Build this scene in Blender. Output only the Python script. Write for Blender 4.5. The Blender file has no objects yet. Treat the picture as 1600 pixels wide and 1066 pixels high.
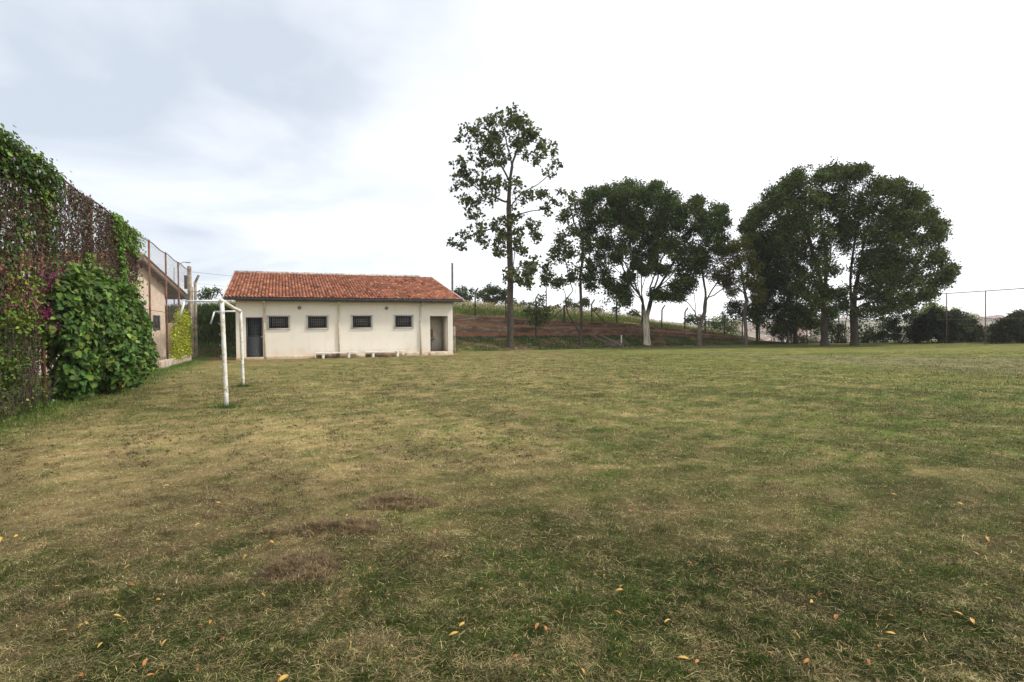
import bpy, math, random
import numpy as np
from mathutils import Matrix, Vector
random.seed(7); RS = np.random.RandomState(11)
S = bpy.context.scene; COL = S.collection
# ---------------------------------------------------------------- camera
F = 900.; PIT = math.atan(15/900); ROL = -.010; CAM = np.array([0, 0, 1.5])
fw = np.array([0, math.cos(PIT), -math.sin(PIT)]); u0 = np.array([0, math.sin(PIT), math.cos(PIT)]); r0 = np.array([1., 0, 0])
rt = math.cos(ROL)*r0+math.sin(ROL)*u0; up = math.cos(ROL)*u0-math.sin(ROL)*r0
cd = bpy.data.cameras.new('camera'); cam = bpy.data.objects.new('camera', cd); COL.objects.link(cam)
cd.sensor_width = 36; cd.lens = 36*F/1600; cd.clip_start = .1; cd.clip_end = 6000
m = Matrix.Identity(4)
for i in range(3): m[i][0] = rt[i]; m[i][1] = up[i]; m[i][2] = -fw[i]; m[i][3] = CAM[i]
cam.matrix_world = m; S.camera = cam
# ---------------------------------------------------------------- light
SUN_EL, SUN_AZ = math.radians(43), math.radians(93)      # azimuth clockwise from +Y: from the right
SUN_STRENGTH = 3.0
sl = bpy.data.lights.new('sun', 'SUN'); sun = bpy.data.objects.new('sun', sl); COL.objects.link(sun)
sl.energy = SUN_STRENGTH; sl.angle = math.radians(9); sl.color = (1, .94, .84)
sd = Vector((math.sin(SUN_AZ)*math.cos(SUN_EL), math.cos(SUN_AZ)*math.cos(SUN_EL), math.sin(SUN_EL)))
sun.rotation_euler = (-sd).to_track_quat('-Z', 'Y').to_euler(); sun.location = (30, -10, 40)
S.view_settings.view_transform = 'Standard'; S.view_settings.look = 'None'; S.view_settings.exposure = .13; S.view_settings.gamma = 1
W = bpy.data.worlds.new('World'); S.world = W; W.use_nodes = True
nt = W.node_tree; N = nt.nodes; Lk = nt.links; N.clear()
def nn(t, **k):
    n = N.new(t)
    for a, b in k.items(): setattr(n, a, b)
    return n
out = nn('ShaderNodeOutputWorld'); bg = nn('ShaderNodeBackground'); SKYW = 8.5; Lk.new(bg.outputs[0], out.inputs[0])
sky = nn('ShaderNodeTexSky', sky_type='NISHITA', sun_disc=False, sun_elevation=SUN_EL, sun_rotation=SUN_AZ)
sc = nn('ShaderNodeVectorMath', operation='SCALE'); Lk.new(sky.outputs[0], sc.inputs[0]); sc.inputs['Scale'].default_value = .13
tc = nn('ShaderNodeTexCoord'); sx = nn('ShaderNodeSeparateXYZ'); Lk.new(tc.outputs['Generated'], sx.inputs[0])
ad = nn('ShaderNodeMath', operation='ADD'); Lk.new(sx.outputs['Z'], ad.inputs[0]); ad.inputs[1].default_value = .16
mxm = nn('ShaderNodeMath', operation='MAXIMUM'); Lk.new(ad.outputs[0], mxm.inputs[0]); mxm.inputs[1].default_value = .05
cx = nn('ShaderNodeCombineXYZ')
for i, a in enumerate('XY'):
    d = nn('ShaderNodeMath', operation='DIVIDE'); Lk.new(sx.outputs[a], d.inputs[0]); Lk.new(mxm.outputs[0], d.inputs[1]); Lk.new(d.outputs[0], cx.inputs[i])
nz = nn('ShaderNodeTexNoise', noise_dimensions='4D'); nz.inputs['W'].default_value = SKYW; nz.inputs['Scale'].default_value = 1.1; nz.inputs['Detail'].default_value = 5; nz.inputs['Roughness'].default_value = .5; nz.inputs['Distortion'].default_value = .4
Lk.new(cx.outputs[0], nz.inputs['Vector'])
rp = nn('ShaderNodeMapRange'); Lk.new(nz.outputs[0], rp.inputs[0]); rp.inputs[1].default_value = .34; rp.inputs[2].default_value = .60
dt = nn('ShaderNodeVectorMath', operation='DOT_PRODUCT'); Lk.new(tc.outputs['Generated'], dt.inputs[0])
_v = Vector((-.52, .76, .40)).normalized(); dt.inputs[1].default_value = _v
rd = nn('ShaderNodeMapRange'); Lk.new(dt.outputs['Value'], rd.inputs[0]); rd.inputs[1].default_value = .76; rd.inputs[2].default_value = .97
gq = nn('ShaderNodeMath', operation='MULTIPLY_ADD'); Lk.new(rp.outputs[0], gq.inputs[0]); gq.inputs[1].default_value = .72; gq.inputs[2].default_value = .28
gm = nn('ShaderNodeMath', operation='MULTIPLY'); Lk.new(gq.outputs[0], gm.inputs[0]); Lk.new(rd.outputs[0], gm.inputs[1])
cmx = nn('ShaderNodeMix', data_type='RGBA'); Lk.new(gm.outputs[0], cmx.inputs[0])
cmx.inputs[6].default_value = (1.3, 1.31, 1.32, 1); cmx.inputs[7].default_value = (.67, .735, .83, 1)
smx = nn('ShaderNodeMix', data_type='RGBA'); smx.inputs[0].default_value = .88
Lk.new(sc.outputs[0], smx.inputs[6]); Lk.new(cmx.outputs[2], smx.inputs[7]); Lk.new(smx.outputs[2], bg.inputs[0]); bg.inputs[1].default_value = 1.0
# ---------------------------------------------------------------- helpers
def ray(x, y): return fw*F+rt*(x-800)+up*(533-y)
def gnd(x, y, z=0):
    d = ray(x, y); return CAM+d*((z-CAM[2])/d[2])
def at(x, y, Y):
    d = ray(x, y); return CAM+d*Y/d[1]
def unit(v): v = np.asarray(v, float); return v/(np.linalg.norm(v)+1e-9)
def ss(a, b, x):
    t = np.clip((np.asarray(x, float)-a)/(b-a), 0, 1); return t*t*(3-2*t)
def hsh(ix, iy, s):
    n = (ix.astype(np.int64)*374761393+iy.astype(np.int64)*668265263+s*982451653) & 0x7fffffff
    n = ((n ^ (n >> 13))*1274126177) & 0x7fffffff
    return ((n ^ (n >> 16)) & 0xffff)/65535.
def vn(x, y, s=0):
    x = np.asarray(x, float); y = np.asarray(y, float)
    ix = np.floor(x); iy = np.floor(y); fx = x-ix; fy = y-iy; fx = fx*fx*(3-2*fx); fy = fy*fy*(3-2*fy)
    a = hsh(ix, iy, s); b = hsh(ix+1, iy, s); c = hsh(ix, iy+1, s); d = hsh(ix+1, iy+1, s)
    return a+(b-a)*fx+(c-a)*fy+(a-b-c+d)*fx*fy
def fbm(x, y, s=0, o=4):
    r = 0; a = .5; t = 0
    for k in range(o):
        r = r+a*vn(x*2**k, y*2**k, s+k); t += a; a *= .5
    return r/t
def tag(o, label=None, cat=None, group=None, kind=None):
    if label: o['label'] = label
    if cat: o['category'] = cat
    if group: o['group'] = group
    if kind: o['kind'] = kind
    return o
def thing(name, label, cat, loc=(0, 0, 0), group=None):
    o = bpy.data.objects.new(name, None); COL.objects.link(o); o.location = [float(c) for c in loc]; o.empty_display_size = .2
    return tag(o, label, cat, group)
def raw(name, V, faces, mat, parent=None, col=None, smooth=False, loc=None, matidx=None, mats=None):
    """V (n,3) world coordinates; faces: list of arrays (m,k) or list of index lists"""
    V = np.asarray(V, float)
    o0 = np.array(parent.location) if parent is not None else (np.array(loc, float) if loc is not None else np.zeros(3))
    if parent is not None and parent.parent is not None: o0 = o0+np.array(parent.parent.location)
    V = V-o0
    me = bpy.data.meshes.new(name)
    if isinstance(faces, np.ndarray): faces = [faces]
    if len(faces) and isinstance(faces[0], np.ndarray):
        tot = np.concatenate([np.full(len(f), f.shape[1], np.int32) for f in faces]); idx = np.concatenate([f.ravel() for f in faces]).astype(np.int32)
    else:
        tot = np.array([len(f) for f in faces], np.int32); idx = np.array([i for f in faces for i in f], np.int32)
    me.vertices.add(len(V)); me.vertices.foreach_set('co', V.astype(np.float32).ravel())
    me.loops.add(len(idx)); me.loops.foreach_set('vertex_index', idx)
    me.polygons.add(len(tot)); me.polygons.foreach_set('loop_start', (np.cumsum(tot)-tot).astype(np.int32)); me.polygons.foreach_set('loop_total', tot)
    if matidx is not None: me.polygons.foreach_set('material_index', np.asarray(matidx, np.int32))
    if smooth: me.polygons.foreach_set('use_smooth', np.ones(len(tot), bool))
    me.update(calc_edges=True); me.validate(verbose=False)
    if col is not None and len(me.vertices) == len(V):
        a = me.color_attributes.new('Col', 'FLOAT_COLOR', 'POINT'); c = np.ones((len(V), 4), np.float32); c[:, :3] = np.clip(col, 0, 1); a.data.foreach_set('color', c.ravel())
    for mm in (mats or [mat]): me.materials.append(mm)
    o = bpy.data.objects.new(name, me); COL.objects.link(o)
    if parent is not None: o.parent = parent
    elif loc is not None: o.location = [float(c) for c in loc]
    return o
class MB:
    def __init__(s): s.v = []; s.f = []
    def box(s, c, h, ax=None):
        """centre, half sizes, axes (3 unit vectors)"""
        c = np.asarray(c, float); ax = ax or (np.array([1., 0, 0]), np.array([0, 1., 0]), np.array([0, 0, 1.])); b = len(s.v)
        for i in (-1, 1):
            for j in (-1, 1):
                for k in (-1, 1): s.v.append(c+ax[0]*h[0]*i+ax[1]*h[1]*j+ax[2]*h[2]*k)
        for q in ((0, 1, 3, 2), (4, 6, 7, 5), (0, 4, 5, 1), (2, 3, 7, 6), (0, 2, 6, 4), (1, 5, 7, 3)): s.f.append([b+t for t in q])
        return s
    def tube(s, pts, r, n=8, caps=True):
        pts = [np.asarray(p, float) for p in pts]; R = r if hasattr(r, '__len__') else [r]*len(pts); b = len(s.v); T0 = None
        for i, p in enumerate(pts):
            t = unit(pts[min(i+1, len(pts)-1)]-pts[max(i-1, 0)])
            if T0 is None: a = np.cross(t, [0, 0, 1.]) if abs(t[2]) < .9 else np.cross(t, [1., 0, 0])
            else: a = T0-t*(T0@t)
            a = unit(a); T0 = a; c = np.cross(t, a)
            for k in range(n):
                w = 2*math.pi*k/n; s.v.append(p+R[i]*(a*math.cos(w)+c*math.sin(w)))
        for i in range(len(pts)-1):
            for k in range(n): s.f.append([b+i*n+k, b+i*n+(k+1) % n, b+(i+1)*n+(k+1) % n, b+(i+1)*n+k])
        if caps: s.f.append([b+k for k in range(n)][::-1]); s.f.append([b+(len(pts)-1)*n+k for k in range(n)])
        return s
    def poly(s, pts):
        b = len(s.v); s.v += [np.asarray(p, float) for p in pts]; s.f.append(list(range(b, b+len(pts)))); return s
    def grid(s, G):
        """G: (a,b,3)"""
        b = len(s.v); a_, b_ = G.shape[:2]; s.v += list(G.reshape(-1, 3))
        for i in range(a_-1):
            for j in range(b_-1): s.f.append([b+i*b_+j, b+(i+1)*b_+j, b+(i+1)*b_+j+1, b+i*b_+j+1])
        return s
    def build(s, name, mat, parent=None, smooth=False, loc=None, bevel=0):
        o = raw(name, np.array(s.v), s.f, mat, parent, smooth=smooth, loc=loc)
        if bevel:
            b = o.modifiers.new('b', 'BEVEL'); b.width = bevel; b.segments = 2; b.limit_method = 'ANGLE'
        return o
# materials
def nodes(name):
    mt = bpy.data.materials.new(name); mt.use_nodes = True; t = mt.node_tree; p = t.nodes['Principled BSDF']; return mt, t, p
def mat(name, c, rough=.8, c2=None, scale=3., c3=None, s3=.6, bump=0, bscale=40, metal=0, lo=.4, hi=.62, stretch=(1, 1, 1), spec=.3, space='Object'):
    mt, t, p = nodes(name); p.inputs['Roughness'].default_value = rough; p.inputs['Metallic'].default_value = metal; p.inputs['Specular IOR Level'].default_value = spec
    tcn = t.nodes.new('ShaderNodeTexCoord'); mp = t.nodes.new('ShaderNodeMapping'); mp.inputs['Scale'].default_value = stretch; t.links.new(tcn.outputs[space], mp.inputs[0])
    def mixn(prev, colr, sc_, lo, hi, off):
        n = t.nodes.new('ShaderNodeTexNoise'); n.inputs['Scale'].default_value = sc_; n.inputs['Detail'].default_value = 7; n.inputs['Roughness'].default_value = .62
        mo = t.nodes.new('ShaderNodeVectorMath'); mo.inputs[1].default_value = (off, off*.7, off*1.3); t.links.new(mp.outputs[0], mo.inputs[0]); t.links.new(mo.outputs[0], n.inputs['Vector'])
        r = t.nodes.new('ShaderNodeMapRange'); r.inputs[1].default_value = lo; r.inputs[2].default_value = hi; t.links.new(n.outputs[0], r.inputs[0])
        x = t.nodes.new('ShaderNodeMix'); x.data_type = 'RGBA'; t.links.new(r.outputs[0], x.inputs[0])
        if prev is None: x.inputs[6].default_value = (*c, 1)
        else: t.links.new(prev, x.inputs[6])
        x.inputs[7].default_value = (*colr, 1); return x.outputs[2]
    prev = None
    if c2: prev = mixn(None, c2, scale, lo, hi, 0)
    if c3: prev = mixn(prev, c3, s3, lo+.06, hi+.06, 13.7)
    if prev is None: p.inputs['Base Color'].default_value = (*c, 1)
    else: t.links.new(prev, p.inputs['Base Color'])
    if bump:
        n = t.nodes.new('ShaderNodeTexNoise'); n.inputs['Scale'].default_value = bscale; n.inputs['Detail'].default_value = 6; t.links.new(mp.outputs[0], n.inputs['Vector'])
        b = t.nodes.new('ShaderNodeBump'); b.inputs['Strength'].default_value = bump; b.inputs['Distance'].default_value = .02; t.links.new(n.outputs[0], b.inputs['Height']); t.links.new(b.outputs[0], p.inputs['Normal'])
    return mt
def leafmat(name, trans=.25, rough=.5, spec=.25):
    mt, t, p = nodes(name); a = t.nodes.new('ShaderNodeAttribute'); a.attribute_name = 'Col'; t.links.new(a.outputs['Color'], p.inputs['Base Color'])
    p.inputs['Roughness'].default_value = rough; p.inputs['Specular IOR Level'].default_value = spec
    tr = t.nodes.new('ShaderNodeBsdfTranslucent'); mx = t.nodes.new('ShaderNodeMixShader'); mx.inputs[0].default_value = trans
    hs = t.nodes.new('ShaderNodeMix'); hs.data_type = 'RGBA'; hs.blend_type = 'MULTIPLY'; hs.inputs[0].default_value = 1; t.links.new(a.outputs['Color'], hs.inputs[6]); hs.inputs[7].default_value = (1.0, 1.0, .45, 1)
    t.links.new(hs.outputs[2], tr.inputs[0]); o = t.nodes['Material Output']; t.links.new(p.outputs[0], mx.inputs[1]); t.links.new(tr.outputs[0], mx.inputs[2]); t.links.new(mx.outputs[0], o.inputs[0])
    return mt
LEAF = leafmat('leaf', .28, .6, .12); VINE = leafmat('vine leaf', .3, .55, .15); GRASS = leafmat('grass blade', .2, .7, .15)
PETAL = leafmat('petal', .3, .6, .2)
# scattered polygons ------------------------------------------------
def rndunit(n):
    v = RS.normal(size=(n, 3)); return v/np.linalg.norm(v, axis=1)[:, None]
def leaves(C, L, Wd, colr, upb=.6, fold=.15, heart=False, nrm=None, droop=0):
    n = len(C); L = np.broadcast_to(L, n)[:, None]; Wd = np.broadcast_to(Wd, n)[:, None]
    nr = rndunit(n)*(1-upb*.6)+np.array([0, 0, upb]) if nrm is None else nrm+rndunit(n)*.55
    nr /= np.linalg.norm(nr, axis=1)[:, None]
    t = rndunit(n)+np.array([0, 0, -droop]); t -= nr*(t*nr).sum(1)[:, None]; t /= np.linalg.norm(t, axis=1)[:, None]+1e-9
    b = np.cross(nr, t); k = nr*fold*L
    if not heart:
        V = np.stack([C-t*L/2, C+b*Wd/2+k, C+t*L/2, C-b*Wd/2+k], 1).reshape(-1, 3); f = np.arange(4*n).reshape(n, 4); cc = np.repeat(colr, 4, 0)
    else:
        P = [C-t*L*.38, C-t*L*.5+b*Wd*.3+k*.4, C-t*L*.12+b*Wd*.5+k, C+t*L*.2+b*Wd*.32+k*.6, C+t*L*.55, C+t*L*.2-b*Wd*.32+k*.6, C-t*L*.12-b*Wd*.5+k, C-t*L*.5-b*Wd*.3+k*.4]
        V = np.stack(P, 1).reshape(-1, 3); q = np.arange(n)[:, None]*8
        f = [q+np.array([0, 1, 2, 3, 4]), q+np.array([0, 4, 5, 6, 7])]; cc = np.repeat(colr, 8, 0)
    return V, f, cc
def vary(base, n, v=.25, hue=.1):
    base = np.asarray(base, float); g = np.exp(RS.normal(0, v, (n, 1))); h = 1+RS.normal(0, hue, (n, 3)); return np.clip(base*g*h, .001, .9)
def blades(P, L, Wd, az, lean, colr, curl=.5):
    """bent blades: 5 vertices each"""
    n = len(P); L = L[:, None]; Wd = np.broadcast_to(Wd, n)[:, None]
    d = np.stack([np.cos(az), np.sin(az), 0*az], 1); s = np.stack([-np.sin(az), np.cos(az), 0*az], 1); z = np.array([0, 0, 1.])
    cl = np.cos(lean)[:, None]; sl_ = np.sin(lean)[:, None]; l2 = np.clip(lean+curl*RS.rand(n), 0, 1.75); c2 = np.cos(l2)[:, None]; s2 = np.sin(l2)[:, None]
    tw = (RS.rand(n, 1)-.5)*1.2; M = P+L*.55*(cl*z+sl_*d); T = M+L*.45*(c2*z+s2*(d+s*tw))
    V = np.stack([P-s*Wd/2, P+s*Wd/2, M+s*Wd*.4, M-s*Wd*.4, T], 1).reshape(-1, 3); q = np.arange(n)[:, None]*5
    return V, [q+np.array([0, 1, 2, 3]), q+np.array([3, 2, 4])], np.repeat(colr, 5, 0)
def merge(parts):
    V = []; F4 = {}; Cc = []; o = 0
    for v, f, c in parts:
        V.append(v); Cc.append(c)
        for a in (f if isinstance(f, list) else [f]): F4.setdefault(a.shape[1], []).append(a+o)
        o += len(v)
    return np.concatenate(V), [np.concatenate(a) for a in F4.values()], np.concatenate(Cc)
# ---------------------------------------------------------------- terrain
XS = np.array([-60, -24, -19, -8, -4.7, 1.7, 12.2, 14.6, 19.5, 23.9, 28, 34, 60]); 
ZT = np.array([3.6, 3.5, 3.45, 3.1, 2.96, 2.5, 2.05, 1.73, 1.34, .75, .2, -.6, -1.5]); ZB = np.array([.9, .9, .9, .95, .97, .98, .9, .86, .6, .3, .05, 0, 0])
def zt(X): return np.interp(X, XS, ZT)
def zb(X): return np.interp(X, XS, ZB)
def wt(x, y): return (y-50-.41*x)/1.081
def ground_z(x, y):
    t = wt(x, y); h = zb(x)*ss(-4.6, -.3, t)
    h = h+ss(30, 48, x)*.12*ss(10, 40, y)
    far = np.maximum(0, y-62-0*x); h = h-np.minimum(far*.07, 30)
    return h+.03*(fbm(x*.15, y*.15, 5)-.5)
NF = (lambda x, y: (x*.5518-y*.834, x*.834+y*.5518))  # mowing direction coordinates (along, across)
def fields(x, y):
    d = np.hypot(x, y); a, b = NF(x, y)
    patch = fbm(x*.35, y*.35, 21); mid = fbm(x*1.3+9, y*1.3, 31); wr = fbm(a*.55, b*2.2, 41, 4)
    fin = fbm(x*5.5, y*5.5, 37, 3); dry = .46+.26*(patch-.5)+.32*(mid-.5)+1.6*(fin-.5)
    dry += .38*ss(1.5, -3, x)*ss(3.0, 5, y)*ss(13, 7, y)            # straw-coloured area left of centre
    dry -= .34*ss(4.8, 2.9, y)-.02*ss(3, 7, x)  # near strip greener, also painting in the darkening towards the camera
    dry -= .27*ss(0, 8, x)*ss(3.5, 6, y)
    l1 = (x-5.67)*.8353+(y-25.5)*.5498; l2 = (x-15.7)*.655+(y-33.2)*.755
    far1 = ss(-.12, .12, l1+.25*(mid-.5)); far2 = ss(-.3, .3, l2+.3*(mid-.5))
    lush = far1*.55*(1-far2)*ss(.8, 0, np.abs(x-12)/9-.2)+far2*.9+.10*ss(10, 24, y)
    dry += .16*ss(9, 18, y); dry -= .25*lush  # far field turned drier, painting in its sunlit brightness
    clump = ss(.60, .72, wr)*ss(.54, .68, fbm(x*4.5, y*4.5, 51, 3))*(1-.7*far2)
    verge = ss(1.6, .5, (x+10.0+.408*(y-12.3))*.926)                # weedy strip by the fence
    # worn red earth by the bank, the shed and the fence end
    bare = ss(.56, .7, fbm(x*.8, y*.8, 61))*np.maximum(ss(-6.5, -4.5, wt(x, y)-2)*ss(-5, -2, x), ss(-13.0, -15.5, x)*ss(17, 22, y)*ss(38, 36, y))
    return np.clip(dry, 0, 1), np.clip(lush, 0, 1), clump, np.clip(verge, 0, 1), np.clip(bare, 0, 1)
C_STRAW = np.array([.33, .255, .125]); C_GREEN = np.array([.060, .092, .016]); C_BROWN = np.array([.095, .066, .038]); C_LUSH = np.array([.185, .195, .058]); C_SOIL = np.array([.27, .13, .065])
def far_band(x, y):
    l1 = (x-5.67)*.8353+(y-25.5)*.5498; l2 = (x-15.7)*.655+(y-33.2)*.755; return ss(.1, .6, l1)*ss(.1, -.6, l2)*ss(12.5, 17, x+.2*(y-20))*(.55+.45*fbm(x*.5, y*.5, 19))
def gcolor(x, y):
    dry, lush, clump, verge, bare = fields(x, y)
    c = C_GREEN+(C_STRAW*.78-C_GREEN)*dry[:, None]
    c = c+(C_LUSH*.9-c)*(lush*(.45+.5*(fbm(x*.25, y*.7, 66) > .45)))[:, None]; c = c+(np.array([.085, .13, .03])-c)*(verge*.8)[:, None]
    bank = ss(-5.2, -3.4, wt(x, y)); bn = ss(.42, .62, fbm(x*1.1, y*1.1, 77))[:, None]; c = c+((np.array([.045, .07, .016])*(1-bn)+np.array([.10, .068, .04])*bn)-c)*(bank*.85)[:, None]
    gb_ = (far_band(x, y)*.65)[:, None]; c = c+(np.array([.20, .185, .115])-c)*gb_; c = c+(C_SOIL-c)*(bare*.6)[:, None]
    a_, b_ = NF(x, y); tx_ = fbm(a_*.9, b_*2.2, 63, 4)-.5; tz_ = fbm(x*3, y*3, 64, 3)-.5+.5*ss(22, 12, y)*(vn(b_*1.6, a_*.12, 68)-.5)
    c = c*np.clip(1+.35*tx_+1.2*tz_, .5, 1.6)[:, None]
    for px_, py_, nx_, ny_ in ((5.67, 25.5, .8353, .5498), (15.7, 33.2, .655, .755)):
        l_ = (x-px_)*nx_+(y-py_)*ny_+.2*tx_; c = c*(1-.35*ss(.28, .05, np.abs(l_))*ss(3.5, 6, x))[:, None]; c = c*(1+.25*ss(.5, .1, np.abs(l_+.55))*ss(3.5, 6, x))[:, None]
    c = c*(1-.5*ss(9, 3.5, y))[:, None]   # sheet darkened near the camera: painted shade between blades and lens falloff
    beyond = ss(58, 64, y); c = c+(np.array([.05, .075, .025])-c)*beyond[:, None]
    return c
def axis(lo, hi, core, cst, n=14):
    a = np.arange(core[0], core[1]+1e-6, cst); l = core[0]-np.geomspace(cst*2, core[0]-lo, n)[::-1]; r = core[1]+np.geomspace(cst*2, hi-core[1], n); return np.concatenate([l, a, r])
def gridmesh(name, X, Y, Z, mt, colr, **k):
    a, b = X.shape; V = np.stack([X, Y, Z], -1).reshape(-1, 3); i = np.arange(a*b).reshape(a, b)
    f = np.stack([i[:-1, :-1], i[1:, :-1], i[1:, 1:], i[:-1, 1:]], -1).reshape(-1, 4)
    return raw(name, V, [f], mt, col=colr, smooth=True, **k)
def groundmat(name, s1=9, s2=60, bump=.6, dark=.55):
    mt, t, p = nodes(name); p.inputs['Roughness'].default_value = .95; p.inputs['Specular IOR Level'].default_value = .1
    a = t.nodes.new('ShaderNodeAttribute'); a.attribute_name = 'Col'; tcn = t.nodes.new('ShaderNodeTexCoord'); prev = a.outputs['Color']
    for s_, lo, hi, c in ((s1*.33, .46, .66, (.72, .70, .62)), (s1, .45, .68, (dark, dark, dark*.9)), (s2, .42, .62, (1.5, 1.4, 1.25)), (s2*.4, .5, .7, (.6, .62, .6))):
        n = t.nodes.new('ShaderNodeTexNoise'); n.inputs['Scale'].default_value = s_; n.inputs['Detail'].default_value = 8; n.inputs['Roughness'].default_value = .7; t.links.new(tcn.outputs['Object'], n.inputs['Vector'])
        r = t.nodes.new('ShaderNodeMapRange'); r.inputs[1].default_value = lo; r.inputs[2].default_value = hi; t.links.new(n.outputs[0], r.inputs[0])
        x = t.nodes.new('ShaderNodeMix'); x.data_type = 'RGBA'; x.blend_type = 'MULTIPLY'; t.links.new(r.outputs[0], x.inputs[0]); t.links.new(prev, x.inputs[6]); x.inputs[7].default_value = (*c, 1); prev = x.outputs[2]
    t.links.new(prev, p.inputs['Base Color'])
    n = t.nodes.new('ShaderNodeTexNoise'); n.inputs['Scale'].default_value = s2*.5; n.inputs['Detail'].default_value = 8; t.links.new(tcn.outputs['Object'], n.inputs['Vector'])
    b = t.nodes.new('ShaderNodeBump'); b.inputs['Strength'].default_value = bump; b.inputs['Distance'].default_value = .05; t.links.new(n.outputs[0], b.inputs['Height']); t.links.new(b.outputs[0], p.inputs['Normal'])
    return mt
GM = groundmat('mown turf'); HM = groundmat('hill soil and grass', 2, 14, .7, .6)
xs = axis(-900, 1200, (-24, 50), .25); ys = axis(-300, 1400, (1, 64), .25)
X, Y = np.meshgrid(xs, ys, indexing='ij'); Z = ground_z(X, Y)
Z = np.where(wt(X, Y) > .6, Z-.0, Z)
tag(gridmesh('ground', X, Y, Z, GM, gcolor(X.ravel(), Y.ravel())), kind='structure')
# raised land behind the retaining wall
tt = np.concatenate([np.arange(-1.8, 14, .3), 14+np.geomspace(.4, 150, 24)]); hx = np.arange(-70, 46, .5)
Xh, T = np.meshgrid(hx, tt, indexing='ij'); 
def hill_z(x, t):
    top = zt(x)+.115*np.clip(t-1, 0, 13)*ss(30, 5, x)*(1-.72*ss(-6, -17, x))
    left = ss(-6.5, -9, x); face = ss(-2.1, 1.7, t)*left+(t > .93)*(1-left)
    z = -.6+(top+.6)*face
    z = z-np.clip(t-18, 0, 200)*.16
    z = z+(fbm(x*.5, t*.5, 71)-.5)*.35*ss(1.2, 3, t)
    z = np.where(x > 27, z-(x-27)*.25, z)
    return z
def hill_pos(x, t): return np.stack([x, 50+.41*x+1.081*t, hill_z(x, t)], -1)
Hp = hill_pos(Xh, T)
n1 = fbm(Xh*.9, T*.9, 81).ravel(); tf = T.ravel(); xf = Xh.ravel()
ch = np.array([.11, .145, .035])+(np.array([.26, .22, .10])-np.array([.11, .145, .035]))*ss(.45, .7, n1)[:, None]
red = np.maximum(ss(3.2, 1.4, tf+1.5*(n1-.5)), 0)*ss(-12, -7, xf)+ss(.8, .2, np.abs(tf-2.1+.8*(n1-.5)))*.7*ss(-7, -12, xf)
ch = ch+(C_SOIL*.95-ch)*np.clip(red, 0, 1)[:, None]
dk = ss(2.0, 1.2, tf)*ss(-8, -11, xf); ch = ch+(np.array([.04, .055, .02])-ch)*dk[:, None]
tag(gridmesh('hillside', Hp[..., 0], Hp[..., 1], Hp[..., 2], HM, ch), kind='structure')
# far hills with the town
tx = np.linspace(-500, 1500, 90); ty = np.linspace(330, 1150, 60)
TX, TY = np.meshgrid(tx, ty, indexing='ij')
def town_z(x, y): return -26+ss(360, 900, y)*(40+10*(fbm(x*.004+3, y*.004, 91)-.5))+6*(fbm(x*.01, y*.01, 95)-.5)
tc_ = np.array([.13, .16, .10])+np.array([.12, .08, .07])*fbm(TX*.05, TY*.05, 99).ravel()[:, None]
tag(gridmesh('far_hill', TX, TY, town_z(TX, TY), groundmat('far slope', .03, .2, .1, .7), tc_), kind='structure')
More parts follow.
